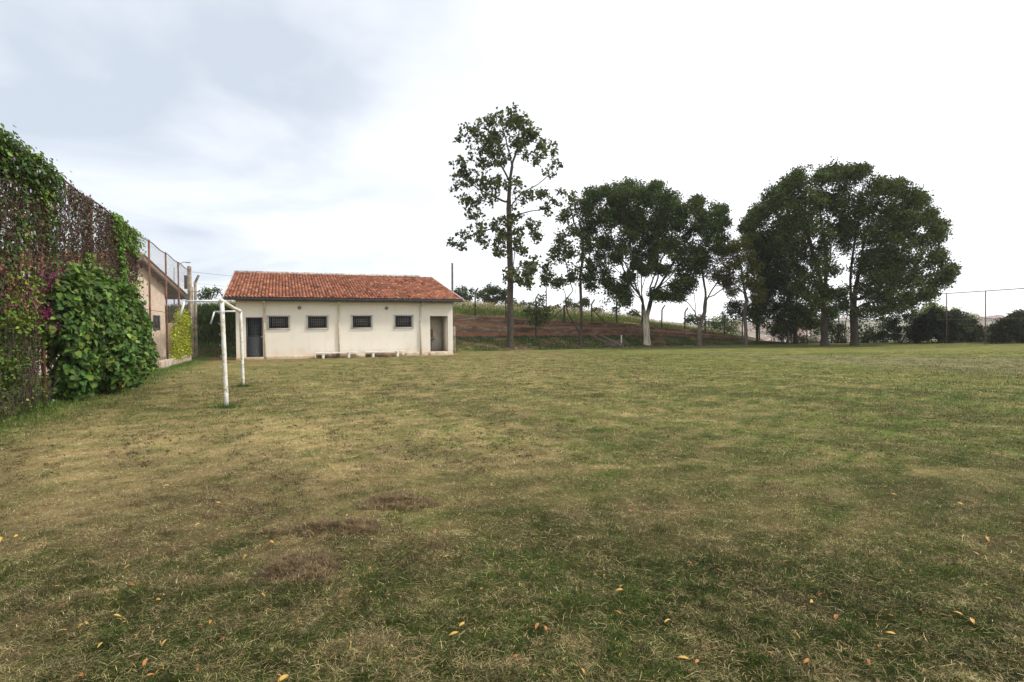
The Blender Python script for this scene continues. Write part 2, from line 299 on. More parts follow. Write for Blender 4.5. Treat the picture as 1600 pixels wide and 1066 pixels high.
#PARTS
# ---------------------------------------------------------------- grass
def fallthrough(n, d0, d1, spread=1.0):
    d = 1/(RS.rand(n)*(1/d0-1/d1)+1/d1); x = (RS.rand(n)*2-1)*(.93*d+1.7)*spread
    return x, d
def make_grass():
    parts = []
    x, y = [np.concatenate(q) for q in zip(fallthrough(1050000, 1.9, 40), fallthrough(380000, 6, 24))]
    k = (x > -10.6-.408*(y-12.3)+.15) & (wt(x, y) < -.3) & ~((np.abs((x+9.9)*.93+(y-35.6)*.37) < 6.7) & ((-(x+15.88)*.37+(y-33.16)*.93) > -.3)); x = x[k]; y = y[k]
    dry, lush, clump, verge, bare = fields(x, y); n = len(x); r = RS.rand(n); sz = np.clip(y/7, 1, 3.2)
    keep = RS.rand(n) > bare*.8; x, y, dry, lush, clump, verge, r, sz = [q[keep] for q in (x, y, dry, lush, clump, verge, r, sz)]; n = len(x)
    fine = vn(x*9, y*9, 3); isdry = r < np.clip(.25+.75*dry+.35*clump+.5*(fine-.5)-.3*verge, .04, .97)
    L = np.where(isdry, RS.gamma(5, .0056, n), RS.gamma(7, .0040, n))*np.clip(sz, 1, 1.8)+verge*RS.rand(n)*.10*(y > 5)
    lean = np.where(isdry, 1.0+RS.rand(n)*.6, .25+RS.rand(n)*.95); wd = np.where(isdry, .0015, .0023)*sz*(.6+.8*RS.rand(n))
    cb = (clump > .5) & (RS.rand(n) < .22)
    col = np.where(isdry[:, None], vary(C_STRAW*(.66+.60*ss(2.5, 9, y))[:, None], n, .62, .07), vary(C_GREEN*(.75+.45*ss(2.5, 9, y))[:, None], n, .45, .12))  # blade colours dimmed towards the camera as painted foreground shade
    col = np.where((~isdry & (RS.rand(n) < lush*.75))[:, None], vary(C_LUSH*1.1, n, .25, .08), col)
    col = np.where(cb[:, None], vary(C_BROWN*1.2, n, .4, .08), col)
    sp = vn(x*12, y*12, 91)*.5+vn(x*27, y*27, 92)*.5; a9, b9 = NF(x, y); row = vn(b9*1.6, a9*.12, 68)-.5; col = col*(np.clip(.30+1.35*sp, .25, 1.6)*(1+.35*row))[:, None]
    lean = np.where(cb, RS.rand(n)*1.4+.2, lean); z = ground_z(x, y)+clump*RS.rand(n)*.045+np.where(isdry, RS.rand(n)*.02, 0)-.008+.034*ss(.35, .75, fbm(x*6, y*6, 33, 2))
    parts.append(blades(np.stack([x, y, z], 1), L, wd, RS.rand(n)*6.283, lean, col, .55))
    # small ragged tufts of raked thatch, thicker along the mowing lines
    m_ = 8000; x, y = fallthrough(m_, 3.0, 36); a, b_ = NF(x, y); k = RS.rand(m_) < .07+.45*ss(.5, .66, fbm(a*.5, b_*2.4, 43)); x, y = x[k], y[k]; k = (x > -9.2-.408*(y-12.3)) & (wt(x, y) < -5.5) & (y < 33-.0*x); x, y = x[k], y[k]; m_ = len(x)
    per = 34; sc_ = np.repeat((.5+1.7*RS.rand(m_)**3)*np.clip(y/9, .7, 1.9), per); ax_, ay_ = .5518, -.834; q1 = RS.normal(0, .07, m_*per)*sc_; q2 = RS.normal(0, .035, m_*per)*sc_; X_ = np.repeat(x, per)+ax_*q1-ay_*q2; Y_ = np.repeat(y, per)+ay_*q1+ax_*q2; n = len(X_)
    parts.append(blades(np.stack([X_, Y_, ground_z(X_, Y_)+.030*RS.rand(n)*sc_*np.exp(-(q1/.07/sc_)**2)], 1), (.025+.035*RS.rand(n))*sc_**.7, .0045*np.clip(Y_/8, .5, 2.4), RS.rand(n)*6.283, .2+RS.rand(n)*1.2, vary(C_BROWN*.85, n, .6, .08), .9))
    m_ = 27000; x = -8+RS.rand(m_)*42; y = 6.5+RS.rand(m_)**1.2*29; a, b_ = NF(x, y); k = (RS.rand(m_) < .30+.6*ss(.44, .66, fbm(a*.45, b_*2.2, 43))*(.45+.55*ss(-3, 8, x))) & (wt(x, y) < -5.5) & (x > -9.2-.408*(y-12.3)) & (np.abs(x) < .95*y+1); x, y = x[k], y[k]; m_ = len(x)
    per = 12; sc_ = np.repeat(.35+1.1*RS.rand(m_)**3.5, per); q1 = RS.normal(0, .085, m_*per)*sc_; q2 = RS.normal(0, .04, m_*per)*sc_; X_ = np.repeat(x, per)+ax_*q1-ay_*q2; Y_ = np.repeat(y, per)+ay_*q1+ax_*q2; n = len(X_); tn = np.repeat(RS.rand(m_) < .6, per)[:, None]
    parts.append(blades(np.stack([X_, Y_, ground_z(X_, Y_)+.02*RS.rand(n)*sc_], 1), (.018+.022*RS.rand(n))*sc_**.5, .012+.008*RS.rand(n), RS.rand(n)*6.283, .5+RS.rand(n)*1.0, np.where(tn, vary(C_BROWN*.75, n, .45, .08), vary(C_GREEN*.8, n, .4, .08)), .9))
    # long pale straws lying on the surface
    x, y = fallthrough(26000, 2.2, 16); n = len(x)
    k = (x > -9.4-.408*(y-12.3)); x, y = x[k], y[k]; n = len(x)
    parts.append(blades(np.stack([x, y, ground_z(x, y)+.02+.015*RS.rand(n)], 1), .025+.06*RS.rand(n), (.0010+.0009*RS.rand(n))*np.clip(y/4.5, 1, 3), RS.rand(n)*6.283, 1.35+.25*RS.rand(n), vary(C_STRAW*(.95+.75*ss(3, 7, y))[:, None], n, .45, .05), .3))  # straw colour also dimmed near the camera, same painted falloff
    V, f, c = merge(parts)
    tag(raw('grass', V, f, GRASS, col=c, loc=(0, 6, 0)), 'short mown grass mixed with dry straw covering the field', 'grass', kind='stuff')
    # weeds along the fence, on the banks
    parts = []
    s = RS.rand(26000)*26-4; o = np.abs(RS.normal(0, .38, 26000))-.25; P = fence_p(s, 0, o); k = RS.rand(len(s)) < .25+.9*(vn(s*1.2, o*2, 7) > .42)*ss(1.2, .2, o); P = P[k]; n = len(P)
    parts.append(blades(P, .05+.13*RS.rand(n)*vn(P[:, 0]*2, P[:, 1]*2, 9)*1.6, .005+.004*RS.rand(n), RS.rand(n)*6.283, RS.rand(n)*.8, vary([.10, .16, .035], n, .3, .12), .8))
    n = 42000; x = RS.rand(n)*34-6; t = -RS.rand(n)*4.4; y = 50+.41*x+1.081*t; k = (RS.rand(n) < ss(.62, .42, fbm(x*1.1, y*1.1, 77))) & ~((x < -3.0) & (y < 46.5)); x, y = x[k], y[k]; n = len(x)
    parts.append(blades(np.stack([x, y, ground_z(x, y)], 1), .06+.15*RS.rand(n), .014+.01*RS.rand(n), RS.rand(n)*6.283, RS.rand(n)*1.1, vary([.06, .10, .02], n, .35, .12), .8))
    V, f, c = merge(parts)
    tag(raw('weeds', V, f, GRASS, col=c, loc=(0, 6, 0)), 'longer green weeds along the fence foot and on the bank under the trees', 'weeds', kind='stuff')
    parts = []
    n = 30000; x = -25+RS.rand(n)*15; t = RS.rand(n)*4.6-2.1; k = RS.rand(n) < 1.1-.35*np.clip(t, 0, 3); x, t = x[k], t[k]; P = hill_pos(x, t); n = len(x)
    parts.append(blades(P, .15+.35*RS.rand(n), .02+.02*RS.rand(n), RS.rand(n)*6.283, .3+RS.rand(n), vary([.035, .058, .014], n, .45, .15), .9))
    n = 65000; x = -24+RS.rand(n)*54; t = 1.5+RS.rand(n)**1.3*15; q = fbm(x*.9, t*.9, 81); k = RS.rand(n) < ss(.2, .5, q+.3*ss(2, 4, t)-.1)+.1; x, t, q = x[k], t[k], q[k]; P = hill_pos(x, t); n = len(x)
    hgt = (.15+.55*RS.rand(n)*ss(1.5, 5, t))*(.8+.5*ss(0, -10, x)); pale = RS.rand(n) < .10+.3*q*ss(4, 8, t)
    parts.append(blades(P, hgt, .018+.02*RS.rand(n), RS.rand(n)*6.283, RS.rand(n)*.55, np.where(pale[:, None], vary([.36, .31, .17], n, .25, .06), vary([.11, .16, .035], n, .3, .12)), .5))
    hp = P[(hgt > .45) & (RS.rand(n) < .28)]+[0, 0, .5]; hp = hp+RS.normal(0, .06, hp.shape)    # seed heads
    v, f, c = leaves(hp, .22, .07, vary([.52, .42, .32], len(hp), .15, .04), .1); parts.append((v, f, c))
    n = 9000; x = -25+RS.rand(n)*9; y = 36.5+RS.rand(n)*4.2; k = (x+15.9)*.929+(y-33.16)*.37 < -.3; k &= RS.rand(n) < ss(36.5, 39, y+.0*x); x, y = x[k], y[k]; n = len(x)
    parts.append(blades(np.stack([x, y, ground_z(x, y)], 1), .08+.22*RS.rand(n), .018+.012*RS.rand(n), RS.rand(n)*6.283, .2+RS.rand(n), vary([.045, .075, .016], n, .45, .15), .9))
    V, f, c = merge(parts)
    tag(raw('tall_grass', V, f, GRASS, col=c, loc=(0, 55, 3)), 'tall seeding grass on the slope behind the retaining wall', 'grass', kind='stuff')
# pale litter under the trees
n = 900; x = RS.normal(0, 1, n)*4+RS.choice([0, 3, 7, 11], n); y = 46+.3*x+RS.rand(n)*3.4-.6; V, f, c = leaves(np.stack([x, y, ground_z(x, y)+.05+.03*RS.rand(n)], 1), .07+.05*RS.rand(n), .05, vary([.5, .46, .36], n, .3, .05), .8)
tag(raw('leaf_litter', V, f, GRASS, col=c, loc=(4, 47, 0)), 'pale dead leaf litter scattered on the bank under the slender and forked trees', 'leaf litter', kind='stuff')
# hay heaps
def heap(px, py, rx, ry, h, label, seed):
    c = gnd(px, py); c[2] = ground_z(c[0], c[1]); r = np.random.RandomState(seed)
    t = thing('hay_heap', label, 'heap of hay', c, 'raked heaps of dead grass')
    n = 14000; a = r.rand(n)*6.283; q = r.rand(n)**.62; wob = .7+.6*vn(np.cos(a)*2+seed, np.sin(a)*2, seed); x = c[0]+rx*q*np.cos(a)*wob; y = c[1]+ry*q*np.sin(a)*wob
    lump = fbm(x*8, y*10, seed, 3); kk = (lump+.25*(1-q) > .42+.16*q) | (r.rand(n) < .12); prof = np.clip(1-q*q, 0, 1)*(.1+2.3*np.clip(lump-.35, 0, 1)); z = ground_z(x, y)+h*prof
    P = np.stack([x, y, z], 1)[kk]; n = len(P)
    V, f, cc = blades(P, .02+.035*r.rand(n), .0016+.0012*r.rand(n), r.rand(n)*6.283, .5+1.1*r.rand(n), vary([.17, .125, .068], n, .6, .08), .9)
    raw('straw', V, f, GRASS, t, cc)
    g = np.linspace(-1.25, 1.25, 36); gx, gy = np.meshgrid(c[0]+g*rx, c[1]+g*ry, indexing='ij'); qq = np.hypot((gx-c[0])/rx, (gy-c[1])/ry)
    gz = ground_z(gx, gy)-.02+(h*.6*np.clip(1-qq*qq, 0, 1)*(.1+2.3*np.clip(fbm(gx*8, gy*10, seed, 3)-.35, 0, 1))+.02)*(qq < 1.1)
    if h > .07: MB().grid(np.stack([gx, gy, gz], -1)).build('mound', M['thatch'], t, smooth=True)
M = {}
M['thatch'] = mat('packed thatch', (.07, .048, .028), .95, (.13, .09, .05), 60, bump=1, bscale=150)
FD = unit([-.408, 1, 0]); FN = np.array([FD[1], -FD[0], 0]); F0 = np.array([-10.02, 12.3, 0])
def fence_p(s, z, off=0):
    s, z, off = np.broadcast_arrays(np.asarray(s, float), z, off); P = F0+s[..., None]*FD+off[..., None]*FN; P = P.copy(); P[..., 2] = z; return P
make_grass()
heap(458, 893, .26, .26, .10, 'dark brown heap of raked dead grass nearest the camera', 3)
heap(525, 828, .50, .22, .055, 'long low heap of dead grass behind the nearest dark heap', 5)
heap(625, 785, .34, .26, .035, 'faint flat heap of dead grass, farthest of the three', 8)
heap(1040, 776, .35, .16, .04, 'small dark tuft heap of dead grass on the right half of the field', 12) if False else None
# fallen leaves
def fallen():
    me = []
    for w_ in (0, 1, 2):
        for k in range(2):
            L = .030+.007*k; b = MB(); r = random.Random(w_*5+k); n = 7; top = []; bot = []
            for i in range(n):
                u_ = i/(n-1); wd = .20*L*math.sin(math.pi*min(1, u_*.92+.04))**.8; zc = .004*math.sin(math.pi*u_)+.002*k
                top.append((L*(u_-.5), wd, zc+.004)); bot.append((L*(u_-.5), -wd, zc+.002))
            mid = [(L*(i/(n-1)-.5), 0, .008*math.sin(math.pi*i/(n-1))) for i in range(n)]
            for i in range(n-1): b.poly([mid[i], mid[i+1], top[i+1], top[i]]); b.poly([mid[i], bot[i], bot[i+1], mid[i+1]])
            mtl = M[('leaf_yellow', 'leaf_orange', 'leaf_rust')[w_]]; o = b.build('fallen_leaf', mtl, loc=(0, 0, 0)); me.append(o.data); bpy.data.objects.remove(o)
    LB = ['curled yellow leaf fallen on the mown field', 'orange dead leaf fallen on the mown field', 'rusty brown dead leaf fallen on the mown field']
    GR = ['yellow fallen leaves on the field', 'orange fallen leaves on the field', 'rust brown fallen leaves on the field']
    spots = [(167, 930), (172, 936), (185, 950), (177, 948), (248, 944), (410, 937), (183, 971), (195, 980), (157, 1017), (226, 1045), (322, 849), (341, 791), (66, 851), (150, 828), (625, 940), (607, 937), (532, 941), (559, 934), (580, 932), (722, 984), (543, 811), (679, 838), (697, 877), (1267, 948), (1385, 962), (1392, 970), (1359, 1044), (1260, 1043), (1497, 968), (1272, 917), (1243, 868), (965, 966), (1163, 898), (1256, 957), (1410, 957), (1540, 922), (1525, 873), (783, 965)]
    r = random.Random(4)
    for i in range(180):
        if i < len(spots): px, py = spots[i]; c = gnd(px, py); x, y = c[0], c[1]; w_ = 0 if r.random() < .7 else 1
        else:
            y = 1/(r.random()*(1/2.4-1/8.5)+1/8.5); x = (r.random()*2-1)*.92*y; w_ = r.choice([0, 0, 1, 1, 2])
        o = bpy.data.objects.new('fallen_leaf', me[w_*2+r.randrange(2)]); COL.objects.link(o)
        o.location = (x, y, float(ground_z(np.array(x), np.array(y)))+.03); o.rotation_euler = (r.gauss(0, .3), r.gauss(0, .3), r.random()*6.28); q = r.uniform(.7, 1.5); o.scale = (q, q*r.uniform(.7, 1.1), q)
        tag(o, LB[w_], 'fallen leaf', GR[w_])
M['leaf_yellow'] = mat('yellow dead leaf', (.48, .30, .07), .6, (.38, .2, .05), 30)
M['leaf_orange'] = mat('orange dead leaf', (.36, .15, .04), .6, (.26, .10, .03), 30)
M['leaf_rust'] = mat('rusty dead leaf', (.20, .085, .035), .7, (.14, .06, .03), 30)
fallen()
# ---------------------------------------------------------------- goal
M['whitepaint'] = mat('worn white paint', (.72, .72, .70), .5, (.60, .55, .40), 5, (.34, .27, .17), 13, lo=.46, hi=.62, bump=.15, bscale=60)
M['steelwhite'] = mat('white steel bar', (.72, .74, .76), .4, (.55, .56, .56), 12)
def goal():
    a = np.array([-5.80, 11.66, 0.]); b = np.array([-7.62, 16.28, 0.]); at_ = np.array([-5.86, 11.66, 2.18]); bt = np.array([-7.66, 16.28, 2.15])
    t = thing('goal', 'small white football goal frame with peeling paint and no net', 'goal', a)
    for p, q in ((a, at_), (b, bt)):
        pts = [p+(q-p)*k/8-[0, 0, .05*(k == 0)] for k in range(9)]; o = MB().tube(pts, .043, 16).build('goal_post', M['whitepaint'], t, smooth=False)
        nb = np.array([-.93, -.37, 0])
        for k in range(7): c = p+(q-p)*(.28+.1*k)+nb*.045; hk = MB(); hk.tube([c, c+nb*.025+[0, 0, .01], c+nb*.03+[0, 0, .03]], .005, 5); raw('net_hook', np.array(hk.v), hk.f, M['steelwhite'], o)
    cb = [at_+(bt-at_)*k/12+np.array([0, 0, -.02*math.sin(math.pi*k/12)]) for k in range(13)]; cb[0] = cb[0]-unit(bt-at_)*.05; cb[-1] = cb[-1]+unit(bt-at_)*.05
    MB().tube(cb, .043, 16).build('crossbar', M['whitepaint'], t)
    bk = np.array([-.929, -.37, 0])
    for q in (at_, bt):
        k1 = q+bk*.66+[0, 0, -.02]; k2 = q+bk*.76+[0, 0, -.36]
        MB().tube([q, k1], .022, 8).tube([k1-[0, 0, .0], k2], .022, 8).build('net_bracket', M['steelwhite'], t)
    for p, px in ((a, 0), (b, 1)):
        n = 500; x = p[0]+RS.normal(0, .12, n)*1.2; y = p[1]+RS.normal(0, .10, n); P = np.stack([x, y, ground_z(x, y)], 1)
        V, f, c = blades(P, .04+.11*RS.rand(n), .006, RS.rand(n)*6.283, RS.rand(n)*.9, vary([.06, .11, .025], n, .3, .1), .7)
        tag(raw('weeds', V, f, GRASS, col=c, loc=p), 'green tuft of uncut grass round the foot of the %s goal post' % ('near' if px == 0 else 'far'), 'grass tuft', 'grass tufts at the goal posts')
goal()
# ---------------------------------------------------------------- boundary fence, left
M['rust'] = mat('rusty steel pipe', (.16, .062, .04), .75, (.09, .045, .035), 7, (.24, .12, .08), 3, bump=.3, bscale=80)
M['wire'] = mat('dull galvanised wire', (.16, .12, .10), .6, (.22, .2, .18), 5, metal=.3)
M['oldconc'] = mat('weathered concrete post', (.30, .27, .22), .9, (.16, .12, .10), 5, (.45, .38, .27), 2.5, bump=.5, bscale=40)
def wiremesh(P, U, H, cell=.085, r=.0017, step=6):
    """diagonal lattice in plane: P(u,z) -> world; thin triangular wires"""
    b = []; fs = []; o = 0; n_ = int((U+H)/cell)
    segs = []
    for k in range(n_):
        c = k*cell; u1 = max(0, c-H); u2 = min(U, c); segs.append((u1, c-u1, u2, c-u2)); segs.append((U-u1, c-u1, U-u2, c-u2))
    A = np.array(segs); p1 = P(A[:, 0], A[:, 1]); p2 = P(A[:, 2], A[:, 3]); d = p2-p1; L = np.linalg.norm(d, axis=1)[:, None]; d = d/np.maximum(L, 1e-6)
    nrm = np.cross(P(np.array([1.]), np.array([0.]))-P(np.array([0.]), np.array([0.])), P(np.array([0.]), np.array([1.]))-P(np.array([0.]), np.array([0.]))); nrm = nrm/np.linalg.norm(nrm); s = np.cross(d, nrm)
    V = np.stack([p1+nrm*r, p1-nrm*r*.5+s*r, p1-nrm*r*.5-s*r, p2+nrm*r, p2-nrm*r*.5+s*r, p2-nrm*r*.5-s*r], 1).reshape(-1, 3)
    q = np.arange(len(A))[:, None]*6; return V, [q+np.array([0, 1, 4, 3]), q+np.array([1, 2, 5, 4]), q+np.array([2, 0, 3, 5])]
def left_fence():
    t = thing('chain_link_fence', 'tall chain link fence with rusty pipe posts overgrown by creepers left of the field', 'fence', F0)
    Hf = 5.22
    for k in range(-2, 6):
        s = k*3.78; p0 = fence_p(s, -.1)+RS.normal(0, .01, 3); p1 = fence_p(s, Hf)+[RS.normal(0, .04), 0, .04]
        MB().tube([p0, (p0+p1)/2, p1], .038, 10).build('post', M['rust'], t)
    tr = MB(); zs = lambda s: Hf-.02+.03*math.sin(s*1.7); tr.tube([fence_p(s, zs(s)) for s in np.arange(-7.6, 22.7, .63)], .021, 7)
    tr.build('top_rail', M['rust'], t)
    MB().tube([fence_p(s, 2.5+.01*math.sin(s)) for s in np.arange(-7.6, 22.7, .9)], .012, 6).build('middle_rail', M['rust'], t)
    V, f = wiremesh(lambda u, z: fence_p(u-7.6, z+.02, -.03), 30.2, Hf-.04, .085, .0011); raw('wire_mesh', V, f, M['wire'], t)
left_fence()
def conc_post(p, h, label, bent=None, r=.07):
    t = thing('concrete_post', label, 'post', p, 'weathered concrete posts at the fence end')
    b = MB(); b.box(np.array(p)+[0, 0, h/2], (r, r, h/2)); b.build('shaft', M['oldconc'], t, bevel=.012)
    if bent is not None:
        d = unit([bent[0], bent[1], 1]); c = np.array(p)+[0, 0, h-.03]+d*.26; a1 = unit(np.cross(d, [0, 1, 0])); MB().box(c, (r*.9, r*.9, .28), (a1, np.cross(d, a1), d)).build('bent_top', M['oldconc'], t, bevel=.01)
conc_post(fence_p(22.75, .25), 5.2, 'straight weathered concrete post where the chain link fence ends', r=.085)
conc_post(at(307, 556, 36.5)*[1, 1, 0]+[0, 0, .1], 4.7, 'weathered concrete post with bent top beside the straight concrete post', bent=(.5, 0), r=.065)
conc_post(at(302, 556, 35)*[1, 1, 0]+[0, 0, .1], 4.3, 'thin dark post between the two concrete posts', r=.05)
# ---------------------------------------------------------------- creepers
def stems(t, paths, r, mtl=None, name='stem'):
    b = MB()
    for p in paths: b.tube(p, np.linspace(r, r*.45, len(p)), 5)
    return b.build(name, mtl or M['stem'], t)
M['stem'] = mat('woody creeper stem', (.065, .045, .032), .9, (.10, .075, .055), 20)
def hang(s0, s1, z0, z1, n, off=.05, w=.15):
    r = []
    for k in range(n):
        s = s0+RS.rand()*(s1-s0); zt_ = z0+RS.rand()*(z1-z0)*.3; zz = np.linspace(z1, zt_, 9); ss_ = s+np.cumsum(RS.normal(0, w*.35, 9)); r.append(fence_p(ss_, zz, off+RS.normal(0, .03, 9)))
    return r
def creepers():
    # 1 green morning glory over the top, near end
    t = thing('climbing_vine', 'leafy green climbing vine hanging over the top of the near fence with pale lilac flowers', 'climbing plant', fence_p(-.3, 0))
    n = 24000; s = -6+RS.rand(n)*7.3; z = 5.28-3.7*RS.rand(n)**1.15
    f_ = fbm(s*.9, z*.7, 101); dens = ss(4.2, 4.65, z)*ss(1.3, .6, s)*1.2+ss(.26, .50, f_)*.95*ss(1.0, .0, s)+ss(.5, .15, np.abs(s-.35+.15*(z-4)))*1.0*ss(2.0, 2.6, z)
    dens *= 1-.93*ss(.16, .05, np.abs(vn(s*1.9, z*1.3, 105)-.46))*ss(4.7, 4.2, z)*ss(2.6, 3.0, z)*(np.abs(s-.35) > .45)
    k = RS.rand(n) < dens*.5; s, z = s[k], z[k]; n = len(s); tw = ss(4.2, 5.2, z); off = .04+RS.normal(0, .07+.04*tw, n)+.04*tw; z = z+RS.normal(0, .03, n)-.16*tw*fbm(s*1.4, s*0, 107)
    br = (vn(s*1.1, z*.9, 109) > .64)[:, None]; cl = np.where(br, vary([.16, .235, .035], n, .3, .12), vary([.06, .105, .024], n, .35, .12)); cl = np.where((RS.rand(n) < .10*(z < 4.4))[:, None], vary([.14, .07, .045], n, .3, .1), cl)
    nr = np.broadcast_to(FN*.8+np.array([0, 0, .55]), (n, 3)); V, f, c = leaves(fence_p(s, z, off), .055+.05*RS.rand(n), .05+.045*RS.rand(n), cl, heart=True, nrm=nr, fold=.14, droop=.8)
    raw('foliage', V, f, VINE, t, c); stems(t, hang(-5, 1.5, .3, 5.2, 46), .011)
    m_ = 22; s = -2.4+RS.rand(m_)*3.4; z = 2.6+RS.rand(m_)*2.4; PP = fence_p(s, z, .22+.06*RS.rand(m_))
    for P in PP:
      P = P[None]; m_ = 1; parts = []
      for j in range(5):
        a = j*1.2566; o = np.array([FD*math.cos(a)+np.array([0, 0, 1])*math.sin(a)])*.02; parts.append(leaves(P+o, .042, .036, vary([.55, .5, .78], m_, .1, .03), nrm=np.broadcast_to(FN*2, (m_, 3)), fold=.05))
      V, f, c = merge(parts); raw('flower', V, f, PETAL, t, c)
    # 2 withered brown curtain
    t = thing('withered_vine', 'withered brown creeper hanging like a curtain on the upper fence', 'climbing plant', fence_p(5, 0))
    st = []; P_ = []; 
    for k in range(260):
        s = -5+14*RS.rand()**.8; tp = 5.18-.05*RS.rand() if RS.rand() < .75 else 3.5+RS.rand(); bt = (2.2 if s < 7.5 else 2.7)+RS.rand()*1.4; bt = min(bt, tp-.6); m_ = int((tp-bt)*4)+2; zz = np.linspace(tp, bt, m_); path = fence_p(s+np.cumsum(RS.normal(0, .045, m_)), zz, .03+RS.normal(0, .035, m_)); st.append(path)
        q = int((tp-bt)*30); i = RS.randint(0, m_-1, q); P_.append(path[i]+(path[i+1]-path[i])*RS.rand(q, 1)+RS.normal(0, .055, (q, 3)))
    s = -1+RS.rand(4500)*9.8; z = 2.3+RS.rand(4500)*2.75; k = fbm(s*.8, z*.8, 121) > .43; P_.append(fence_p(s[k], z[k], RS.normal(.04, .07, k.sum())))
    P = np.concatenate(P_); n = len(P); g = RS.rand(n) < .09
    V, f, c = leaves(P, .05+.04*RS.rand(n), .035+.02*RS.rand(n), np.where(g[:, None], vary([.09, .14, .03], n, .3, .1), vary([.080, .048, .042], n, .4, .1)), .2, .3, droop=1.5)
    raw('foliage', V, f, VINE, t, c); stems(t, st, .008)
    # 3 green strand
    for (sa, sb, za, zb_, nn_, lb) in ((6.2, .26, 2.4, 5.25, 1500, 'green leafy strand of creeper crossing the withered brown creeper'), (8.2, .75, 4.25, 5.15, 600, 'small green tuft of creeper on the fence top where the leaves end')):
        t = thing('climbing_vine', lb, 'climbing plant', fence_p(sa, 0)); z = za+RS.rand(nn_)*(zb_-za); s = sa+RS.normal(0, sb, nn_)*(.55+.6*ss(4.2, 5, z))+.22*np.sin(z*2.2); off = .1+RS.normal(0, .07, nn_)
        V, f, c = leaves(fence_p(s, z, off), .07+.05*RS.rand(nn_), .07+.03*RS.rand(nn_), vary([.11, .20, .035], nn_, .35, .12), heart=True, nrm=np.broadcast_to(FN*.8+np.array([0, 0, .5]), (nn_, 3)), droop=.8)
        raw('foliage', V, f, VINE, t, c); stems(t, hang(sa-sb*.5, sa+sb*.5, za, zb_, 6), .008)
    # 4 big leafed shrub mass
    t = thing('creeper_shrub', 'dense mound of large leaved green creeper bulging from the fence', 'shrub', fence_p(5, 0, .5))
    lumps = [(a_*.90-.45, b_-.16, c_-.05, d_*.93, e_, f_*.95) for a_, b_, c_, d_, e_, f_ in [(1.2, 2.2, .30, .95, .9, .5), (1.6, 1.4, .35, .9, 1.0, .55), (2.6, 2.1, .45, 1.3, 1.1, .75), (3.2, 1.2, .55, 1.3, 1.1, .85), (4.6, 2.0, .5, 1.6, 1.15, .85), (5.2, 1.1, .6, 1.5, 1.05, .85), (6.6, 1.9, .4, 1.5, 1.05, .75), (7.2, 1.0, .4, 1.4, .95, .7), (8.3, 1.7, .3, 1.2, .85, .5), (1.3, .7, .4, .6, .55, .45), (9.0, 1.1, .22, .8, .7, .4), (3.9, 2.9, .25, 1.3, .5, .4), (6.3, 2.75, .2, 1.4, .5, .35), (2.3, 2.95, .2, .8, .35, .3)]]
    P_ = []; N_ = []
    Lm = np.array(lumps)
    for (s, z, o, rs, rz, ro) in lumps:
        n = int(1900*(rs*rz+rs*ro+rz*ro)/1.9); d = rndunit(n); q = (1-.34*RS.rand(n)**1.2)*(.66+.62*fbm(d[:, 0]*2.6+s*3, d[:, 2]*2.6+d[:, 1]*2+z, 131)); ps = s+d[:, 0]*rs*q; po = o+d[:, 1]*ro*q; pz = z+d[:, 2]*rz*q
        k = (pz > .06) & (po > -.35)
        for (s2, z2, o2, a2, b2, c2) in lumps:
            e = ((ps-s2)/a2)**2+((pz-z2)/b2)**2+((po-o2)/c2)**2; k &= e > .46
        P_.append(fence_p(ps[k], pz[k], po[k])); nd = d[k]/np.array([rs, ro, rz]); N_.append((nd[:, :1]*FD+nd[:, 1:2]*FN+nd[:, 2:]*np.array([0, 0, 1.])))
    P = np.concatenate(P_); nr = np.concatenate(N_); nr /= np.linalg.norm(nr, axis=1)[:, None]; nr = nr*.75+np.array([0, 0, .5])+rndunit(len(nr))*.45; n = len(P)
    low = (P[:, 2] < .8) & (RS.rand(n) < .012)
    cl = np.where((RS.rand(n) < .28)[:, None], vary([.15, .23, .05], n, .22, .1), vary([.06, .115, .025], n, .35, .12)); cl = np.where(low[:, None], vary([.45, .36, .07], n, .2, .1), cl)
    sz = (.055+.10*RS.rand(n)); V, f, c = leaves(P, sz*1.15, sz, cl, heart=True, nrm=nr, fold=.12, droop=.9); raw('foliage', V, f, VINE, t, c)
    n = 3600; s = 1.0+RS.rand(n)*7.6; z = 2.1+RS.rand(n)**1.5*1.5; k = fbm(s*1.2, z*1.6, 171) > .42+.10*(z-2.1); s, z = s[k], z[k]; n = len(s)
    V, f, c = leaves(fence_p(s, z, .15+RS.normal(0, .12, n)), .08+.05*RS.rand(n), .075+.03*RS.rand(n), vary([.13, .20, .05], n, .35, .12), heart=True, nrm=np.broadcast_to(FN*.7+np.array([0, 0, .5]), (n, 3)), droop=.8); raw('climbing_shoots', V, f, VINE, t, c)
    st = []
    for k in range(60):
        s = .6+RS.rand()*8.4; m_ = 7; st.append(fence_p(s+np.cumsum(RS.normal(0, .12, m_)), np.linspace(.0, 1.6+RS.rand()*1.2, m_), .15+np.cumsum(RS.normal(.01, .07, m_))))
    stems(t, st, .014)
    m_ = 26; s = 1+RS.rand(m_)*7.5; P = fence_p(s, 1.4+RS.rand(m_)*1.3, 1.2); parts = []
    P = P[:0]
    # dark garden bush behind the fence
    t = thing('garden_bush', 'dark dense bush in the garden behind the near end of the fence', 'bush', fence_p(-1, 0, -1.6)); n = 26000; d = rndunit(n)*RS.rand(n, 1)**.4
    j = RS.randint(0, 5, n); cs = np.array([-3.6, -1.9, -.3, 1.1, 2.4])[j]; hz = np.array([1.2, 1.35, 1.25, 1.15, 1.0])[j]; s = cs+d[:, 0]*1.25; z = hz*.95+d[:, 2]*hz; o_ = -1.7+d[:, 1]*.9; k = z > .25+.35*(s < .4)*(s > -1.2); P = fence_p(s, z, o_)[k]; n = len(P)
